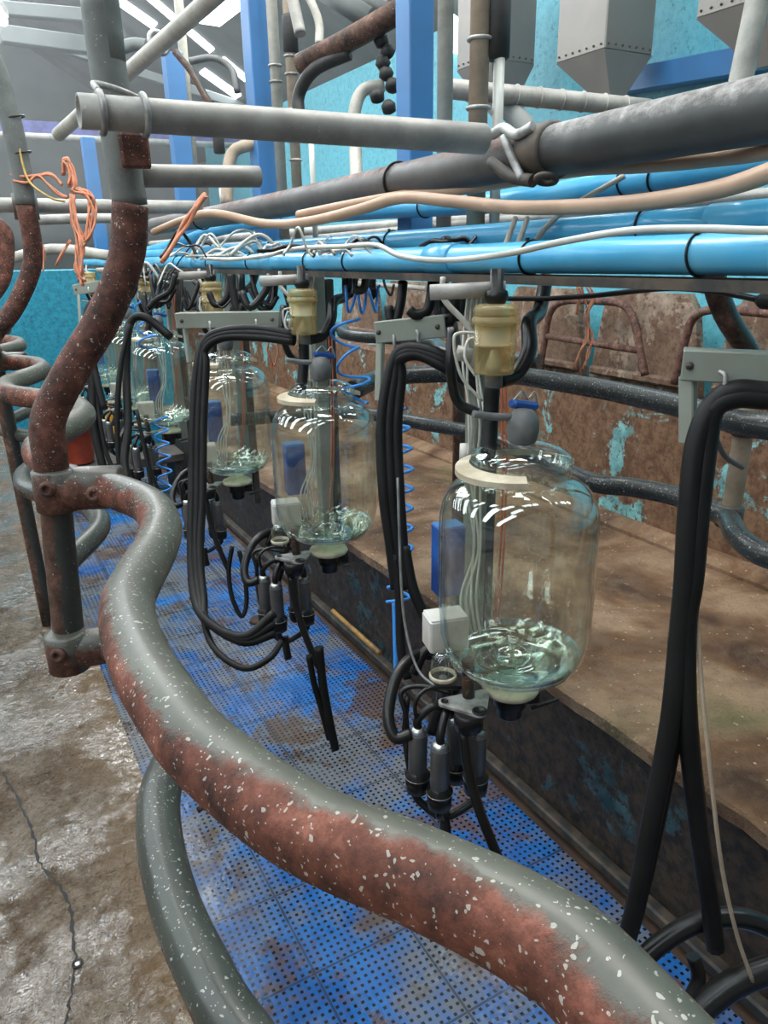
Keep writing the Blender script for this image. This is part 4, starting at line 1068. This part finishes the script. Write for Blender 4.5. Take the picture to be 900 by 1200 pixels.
# fourth
st = [(D([(200, 395), (170, 372), (152, 380), (148, 430), (150, 500), (146, 545), (160, 585), (190, 590)], (3.2, 3.2, 3.2, 3.2, 3.15, 3.1, 3.05, 3.0)), .018),
      (D([(152, 380), (140, 440), (138, 520), (150, 570), (200, 605)], 3.15), .012),
      (D([(160, 480), (172, 540), (180, 585)], 3.1), .008)]
bundle('hose_bundle', st, 'black hoses hanging behind the bent post before the fourth jar')
st = [(D([(118, 352), (104, 362), (100, 400), (108, 450), (110, 500), (120, 545), (124, 560)], 3.8), .022), (D([(112, 440), (118, 500), (128, 540), (140, 556)], 3.8), .012), (D([(100, 380), (112, 440), (122, 480)], 3.8), .02)]
bundle('hose_bundle', st, 'farthest black hoses hanging beside the yellow board')

hose('milk_tube', D([(374, 758), (378, 800), (386, 845), (393, 878)], (2.1, 2.12, 2.14, 2.16)), .0125, 'hose_black', 'long black tube hanging lowest from the cluster of the second jar')
hose('milk_tube', D([(362, 768), (368, 800), (378, 835), (386, 866)], (2.1, 2.12, 2.14, 2.16)), .009, 'hose_black', 'thinner black tube beside the lowest hanging tube of the second jar')
hose('milk_tube', D([(272, 640), (268, 670), (272, 700), (283, 722), (289, 705), (286, 670), (280, 645)], 2.9), .009, 'hose_black', 'small black tube loop hanging below the cluster of the third jar')
# curly blue air hoses
def coil(path, R, r, turns, lab_, n=14, name='coiled_air_hose'):
    pts, _ = cr(path, 20, 1); tot = len(pts)-1; out = []
    N_ = int(turns*n)
    for i in range(N_+1):
        f = i/N_*tot; k = min(int(f), tot-1); c = pts[k].lerp(pts[k+1], f-k)
        tt = (pts[k+1]-pts[k]).normalized(); u = tt.cross(Vector((.3, 1, .1))).normalized(); w = tt.cross(u)
        a_ = 2*math.pi*i/n
        out.append(c+(u*math.cos(a_)+w*math.sin(a_))*R)
    return MB().tube(out, r, 8, spline=False).build(name, 'blue_hose', label=lab_, cat='hose')
coil(D([(464, 478), (470, 540), (470, 600), (470, 660), (466, 706)], 1.95), .030, .0042, 10.5, 'coiled blue air hose hanging between the nearest and second jars')
coil(D([(404, 350), (425, 352), (446, 350)], 2.1), .035, .0042, 3, 'blue air hose loops gathered under the channel')
coil(D([(405, 372), (405, 410), (418, 450), (415, 470)], 2.12), .040, .0042, 3.2, 'stretched blue air hose below the gathered loops')
coil(D([(188, 488), (190, 520), (193, 552), (192, 590)], 3.3), .030, .0042, 6, 'coiled blue air hose below the fourth jar')
coil(D([(168, 350), (172, 385), (175, 410)], 3.6), .045, .005, 3, 'stretched blue air hose above the fifth jar')
hose('air_hose', D([(462, 706), (463, 750), (464, 790)], 1.95), .006, 'blue_hose', 'straight blue hose tail below the nearest coil')

# twine bundles
def twine(lines, n, spread, dd, lab_, r=.0022, mat='twine'):
    t = thing('twine_bundle', P(*lines[0][0], d=dd), lab_, 'twine')
    for ln in lines:
        for k in range(n):
            pts = [P(a_+random.uniform(-spread, spread), b_2+random.uniform(-spread*.6, spread*.6), d=dd+random.uniform(-.01, .01)) for a_, b_2 in ln]
            MB().tube(pts, r, 5, 5).build('strand', mat, t)
twine([[(74, 192), (78, 186), (84, 196), (88, 215), (86, 225)], [(74, 205), (76, 190), (84, 205), (82, 218)]], 5, 2.5, 2.4, 'orange twine loop standing above the cross pipe at left', .004)
twine([[(88, 222), (104, 228), (108, 250), (102, 275), (96, 290)], [(84, 230), (88, 260), (94, 285), (95, 325)], [(92, 290), (92, 315), (96, 332)]], 9, 5, 2.4, 'frayed orange twine hanging from the cross pipe at left', .0038)
twine([[(14, 205), (28, 208), (44, 206), (60, 204), (72, 216)], [(16, 211), (32, 214), (46, 207), (66, 226), (80, 232)]], 4, 2, 2.45, 'orange twine wound round the bent post at the left edge', .004)
twine([[(48, 285), (54, 300), (48, 318)], [(82, 282), (72, 300), (66, 312)]], 4, 3, 2.9, 'small frayed orange twine ends low at left', .003)
twine([[(242, 228), (232, 238), (218, 262), (205, 282), (190, 307)]], 5, 2.5, 2.2, 'orange strap ends hanging off the overhead pipe', .006)
twine([[(680, 335), (686, 352), (690, 372), (688, 395), (680, 415), (674, 432)], [(690, 335), (694, 350), (686, 372), (694, 395), (690, 412), (684, 432)], [(678, 335), (680, 350), (674, 368)]], 3, 3, 1.75, 'frayed orange twine hanging before the rusty hoop', .0022)
twine([[(470, 425), (464, 450), (462, 480)], [(474, 425), (468, 450), (476, 478)]], 2, 2, 1.85, 'orange twine behind the second black hose bundle', .003)
twine([[(318, 392), (314, 410), (320, 430)], [(322, 392), (326, 412), (322, 430)]], 2, 1.5, 2.4, 'orange twine hanging between the third and second jars', .003)
hose('cable', D([(3, 90), (12, 110), (19, 150), (26, 190), (36, 215), (60, 232), (76, 236)], 2.42), .0035, 'yellow_wire', 'yellow cable following the left edge post', 'cable')

# cables and bits above blue pipes
def wires(n, x0, x1, y0, y1, dlo, dhi, lab_):
    t = thing('cable_tangle', P((x0+x1)/2, (y0+y1)/2, d=(dlo+dhi)/2), lab_, 'cables')
    for k in range(n):
        a_ = random.uniform(x0, x1); w_ = random.uniform(15, 45); dd = random.uniform(dlo, dhi); yy = random.uniform(y0, y1)
        w_ *= 1.8; hh_ = y1-yy; pts = [P(a_, y1+random.uniform(-2, 5), d=dd), P(a_+w_*.25, y1-hh_*random.uniform(.2, .8), d=dd+.03), P(a_+w_*.5, y1-hh_*random.uniform(.1, .9), d=dd-.02), P(a_+w_*.8, y1-hh_*random.uniform(0, .8), d=dd), P(a_+w_, y1+random.uniform(0, 6), d=dd)]
        MB().tube(pts, random.choice((.003, .004, .006)), 6, 5).build('cable', random.choice(('rubber', 'white_tube', 'rubber', 'clear_hose')), t)
wires(16, 170, 290, 262, 300, 2.3, 3.2, 'tangle of thin cables above the blue pipe at left')
wires(16, 300, 450, 262, 295, 1.8, 2.4, 'tangle of thin cables above the blue pipe at centre left')
wires(7, 470, 600, 245, 290, 1.6, 1.9, 'thin cables above the blue pipe near the nearest blue post')
wires(12, 120, 190, 275, 330, 3.2, 4.2, 'dense far cables beside the bent post')
def underw(n, x0, x1, y0, y1, dlo, dhi, lab_):
    t = thing('cable_tangle', P((x0+x1)/2, (y0+y1)/2, d=(dlo+dhi)/2), lab_, 'cables')
    for k in range(n):
        a_ = random.uniform(x0, x1); w_ = random.uniform(-35, 35); dd = random.uniform(dlo, dhi)
        pts = [P(a_, y0, d=dd), P(a_+w_*.2, y0+(y1-y0)*random.uniform(.3, .6), d=dd), P(a_+w_*.7, y0+(y1-y0)*random.uniform(.5, 1), d=dd), P(a_+w_, y0+(y1-y0)*random.uniform(.2, .9), d=dd)]
        MB().tube(pts, random.choice((.004, .008, .012)), 7, 5).build('cable', random.choice(('rubber', 'hose_black', 'rubber_matte', 'hose_black')), t)
underw(14, 175, 260, 322, 372, 2.9, 3.5, 'dark hoses crowded under the channel at far left')
underw(12, 262, 345, 322, 380, 2.2, 2.7, 'dark hoses crowded under the channel above the third jar')
underw(8, 370, 450, 326, 350, 1.9, 2.2, 'dark hoses under the channel beside the second cup')
underw(8, 470, 560, 330, 400, 1.6, 1.8, 'dark hoses left of the nearest filter cup')
for (px, yy) in ((195, 1), (420, 1), (505, 1), (655, 1)):
    pass
#leg(523, 'dark support leg between the nearest and second jars')
#leg(372, 'dark support leg behind the second jar')
#leg(262, 'dark support leg behind the third jar')
hose('power_cable', D([(590, 350), (640, 350), (700, 346), (780, 338), (840, 342), (890, 351)], (1.6, 1.5, 1.4, 1.3, 1.22, 1.15)), .0052, 'rubber', 'black cable stretched under the channel at right', 'cable')
q = P(897, 352, d=1.14)
MB().tube([P(886, 351, d=1.15), P(893, 352, d=1.145), P(920, 354, d=1.12)], [.006, .013, .013], 12, spline=False).build('cable_plug', 'rubber_matte', label='black connector at the end of the stretched cable', cat='connector')
hose('vent_pipe', [P(565, 300, x=1.16), P(563, 336, x=1.16)], .02, 'dark_steel', 'short dark pipe entering the channel over the nearest cup', 'pipe')
for (a_, b_2, c_2, d_2) in ((598, 262, 580, 300), (612, 258, 597, 300), (640, 262, 600, 292), (735, 204, 675, 240)):
    pass
t = thing('pale_strut', P(640, 235, d=1.45), 'pale thin strut leaning between the blue pipes', 'strut')
MB().tube([P(620, 292, d=1.5), P(655, 252, d=1.46), P(732, 206, d=1.42)], .0055, 8, 3).build('rod', 'pale_pipe', t)
t = thing('pale_strut', P(600, 270, d=1.5), 'pair of short pale straps behind the nearest blue pipe', 'strut')
for k in range(2): MB().tube([P(604+k*14, 256, d=1.5), P(588+k*14, 300, d=1.42)], .006, 8, spline=False).build('strap', 'pale_pipe', t)

# yellow pipe at pit wall foot
A = P(390, 716, x=XR-.03); B = P(446, 766, x=XR-.03)
hose('yellow_pipe', [A, A.lerp(B, .5), B], .014, 'yellow_pipe', 'yellow pipe lying along the foot of the pit wall', 'pipe', seg=14)

# things at the far end of the pit
q = P(92, 545, z=ZP); k_ = q.y/7.0
yb = 6.9
q = P(93, 541, y=yb); z_b = q.z
t = thing('orange_bucket', (q.x, yb, z_b), 'orange plastic bucket at the far end of the pit', 'bucket')
R_ = 19/870*P(93, 541, y=yb).length*.95
MB().lathe([(R_*.85, 0), (R_*.9, .01), (R_*1.05, R_*2.3), (R_*1.12, R_*2.3), (R_*1.12, R_*2.45), (R_*1.02, R_*2.45), (R_*.98, R_*2.3), (R_*.8, .02)], (q.x, yb, z_b), 28).build('bucket_body', 'orange_plastic', t)
MB().ring((q.x, yb, z_b+R_*2.2), (0, -.7, .7), R_*1.05, .008, 16, 6, 0, math.pi, ref=(1, 0, 0)).build('bucket_handle', 'galv_pipe', t)
t = thing('dark_bench', (q.x+.3, yb+.1, ZP), 'low dark bench under the orange bucket', 'bench')
MB().box((q.x+.4, yb+.1, z_b-.05), (1.0, .5, .08), bev=.01).build('bench_top', 'dark_steel', t)
for sx in (-.05, .85):
    MB().box((q.x+sx, yb+.1, (z_b-.09+ZP)/2), (.06, .4, z_b-.09-ZP), bev=.006).build('bench_leg', 'dark_steel', t)
q = P(136, 505, d=5.4)
t = thing('yellow_board', q, 'yellow plastic board behind the far black hoses', 'board')
mm = MB(); mm.poly([P(130, 474, d=5.4), P(143, 480, d=5.4), P(139, 523, d=5.4), P(124, 522, d=5.4)], (.0, .16, 0)); mm.build('board', 'yellow_plastic', t)
t = thing('mud_clod', P(108, 712, z=ZP+.005), 'brown dirt clod on the mats beside the hose loop', 'dirt')
q = P(302, 728, z=ZP+.004)
mm = MB(); mm.lathe([(.055, 0), (.045, .018), (.02, .026), (.0, .028)], q, 9); t.location = q; mm.build('clod', 'brick_dirt', t)
# pebbles/dirt crumbs on the mats
crumbs = [(235, 948, .016, 'dark mud crumb on the mats under the foreground rail'), (433, 870, .010, 'small round pebble on the mats near the second cluster'), (418, 622, .01, 'pebble')]
for (px, py, r_, lb) in crumbs[:2]:
    q = P(px, py, z=ZP+.003); mm = MB().lathe([(r_, 0), (r_*.9, r_*.5), (r_*.4, r_*.8), (.0, r_*.85)], q, 8); mm.build('mud_crumb', 'brick_dirt', label=lb, cat='dirt')
# drain plug and crack in the left floor
q = P(91, 1130, z=.0)
t = thing('floor_drain', (q.x, q.y, 0), 'small round drain plug sunk in the wet left floor', 'drain')
MB().lathe([(.012, .001), (.0125, .004), (.010, .004), (.009, .0015), (.0, .0012)], (q.x, q.y, 0), 18, cap=False).build('drain_ring', 'rubber', t)
MB().lathe([(.008, .0022), (.004, .003), (.0, .003)], (q.x, q.y, 0), 14).build('drain_plug', 'steel_bright', t)
ck = [P(a_, b_2, z=.0012) for a_, b_2 in ((2, 905), (14, 925), (30, 955), (40, 980), (44, 1005), (58, 1025), (72, 1040), (82, 1065), (86, 1100), (88, 1130), (84, 1165), (76, 1200), (70, 1230))]
ck2, _ = cr(ck, 6, 1)
mm = MB()
for i, p in enumerate(ck2):
    w_ = .0012+.0035*random.random(); j = random.uniform(-.004, .004)
    mm.v.append(p+Vector((-w_+j, 0, 0))); mm.v.append(p+Vector((w_+j, 0, 0)))
for i in range(len(ck2)-1): mm.f.append((2*i, 2*i+1, 2*i+3, 2*i+2)); mm.sm.append(False)
mm.build('trim_10', 'hose_black', kind='structure')

# ================================================================== LIGHT
w = bpy.data.worlds.new('World'); S.world = w; w.use_nodes = True
bg = w.node_tree.nodes['Background']; bg.inputs[0].default_value = (.93, .97, 1.0, 1); bg.inputs[1].default_value = .24
def area(loc, tgt, size, e, col, sy=None):
    l = bpy.data.lights.new('lamp', 'AREA'); l.energy = e; l.size = size; l.color = col
    if sy: l.shape = 'RECTANGLE'; l.size_y = sy
    o = bpy.data.objects.new('fill_light', l); COL.objects.link(o); o.location = loc
    o.rotation_euler = (Vector(tgt)-Vector(loc)).to_track_quat('-Z', 'Y').to_euler(); return o
area((1.5, 1.8, 4.2), (1.3, 2.0, 0), 0.6, 165, (1, .97, .92), 5.0)
area((1.2, 7.0, 3.9), (1.2, 6.6, 0), 1.5, 85, (.95, .98, 1), 4.0)  # second added light, lifts the dark background at the far end
m_ = bpy.data.materials.new('mist'); m_.use_nodes = True; MATS['mist'] = m_
nt_ = m_.node_tree; nt_.nodes.clear(); o_ = nt_.nodes.new('ShaderNodeOutputMaterial'); v_ = nt_.nodes.new('ShaderNodeVolumeScatter')
v_.inputs['Density'].default_value = .013; v_.inputs['Color'].default_value = (.95, .98, 1, 1); nt_.links.new(v_.outputs[0], o_.inputs['Volume'])
MB().box((1.1, 8.1, 3.6), (5.0, 11.6, 3.9)).build('steam_haze', 'mist', label='faint steam haze hanging under the roof', cat='haze', kind='stuff')
# ================================================================== CAMERA
cam = bpy.data.cameras.new('camera'); co = bpy.data.objects.new('camera', cam); COL.objects.link(co); S.camera = co
cam.sensor_fit = 'HORIZONTAL'; cam.sensor_width = 36; cam.lens = 36*F/900; cam.clip_start = .01
# world axes of the camera: columns right, up, -forward
Rm = Matrix(((_X[0], _X[1], -_X[2]), (_Y[0], _Y[1], -_Y[2]), (_Z[0], _Z[1], -_Z[2])))
co.matrix_world = Matrix.Translation(CAM) @ Rm.to_4x4()
S.cycles.transparent_max_bounces = 32
S.view_settings.view_transform = 'Standard'; S.view_settings.look = 'None'; S.view_settings.gamma = 1
S.view_settings.use_curve_mapping = False; S.view_settings.exposure = .08
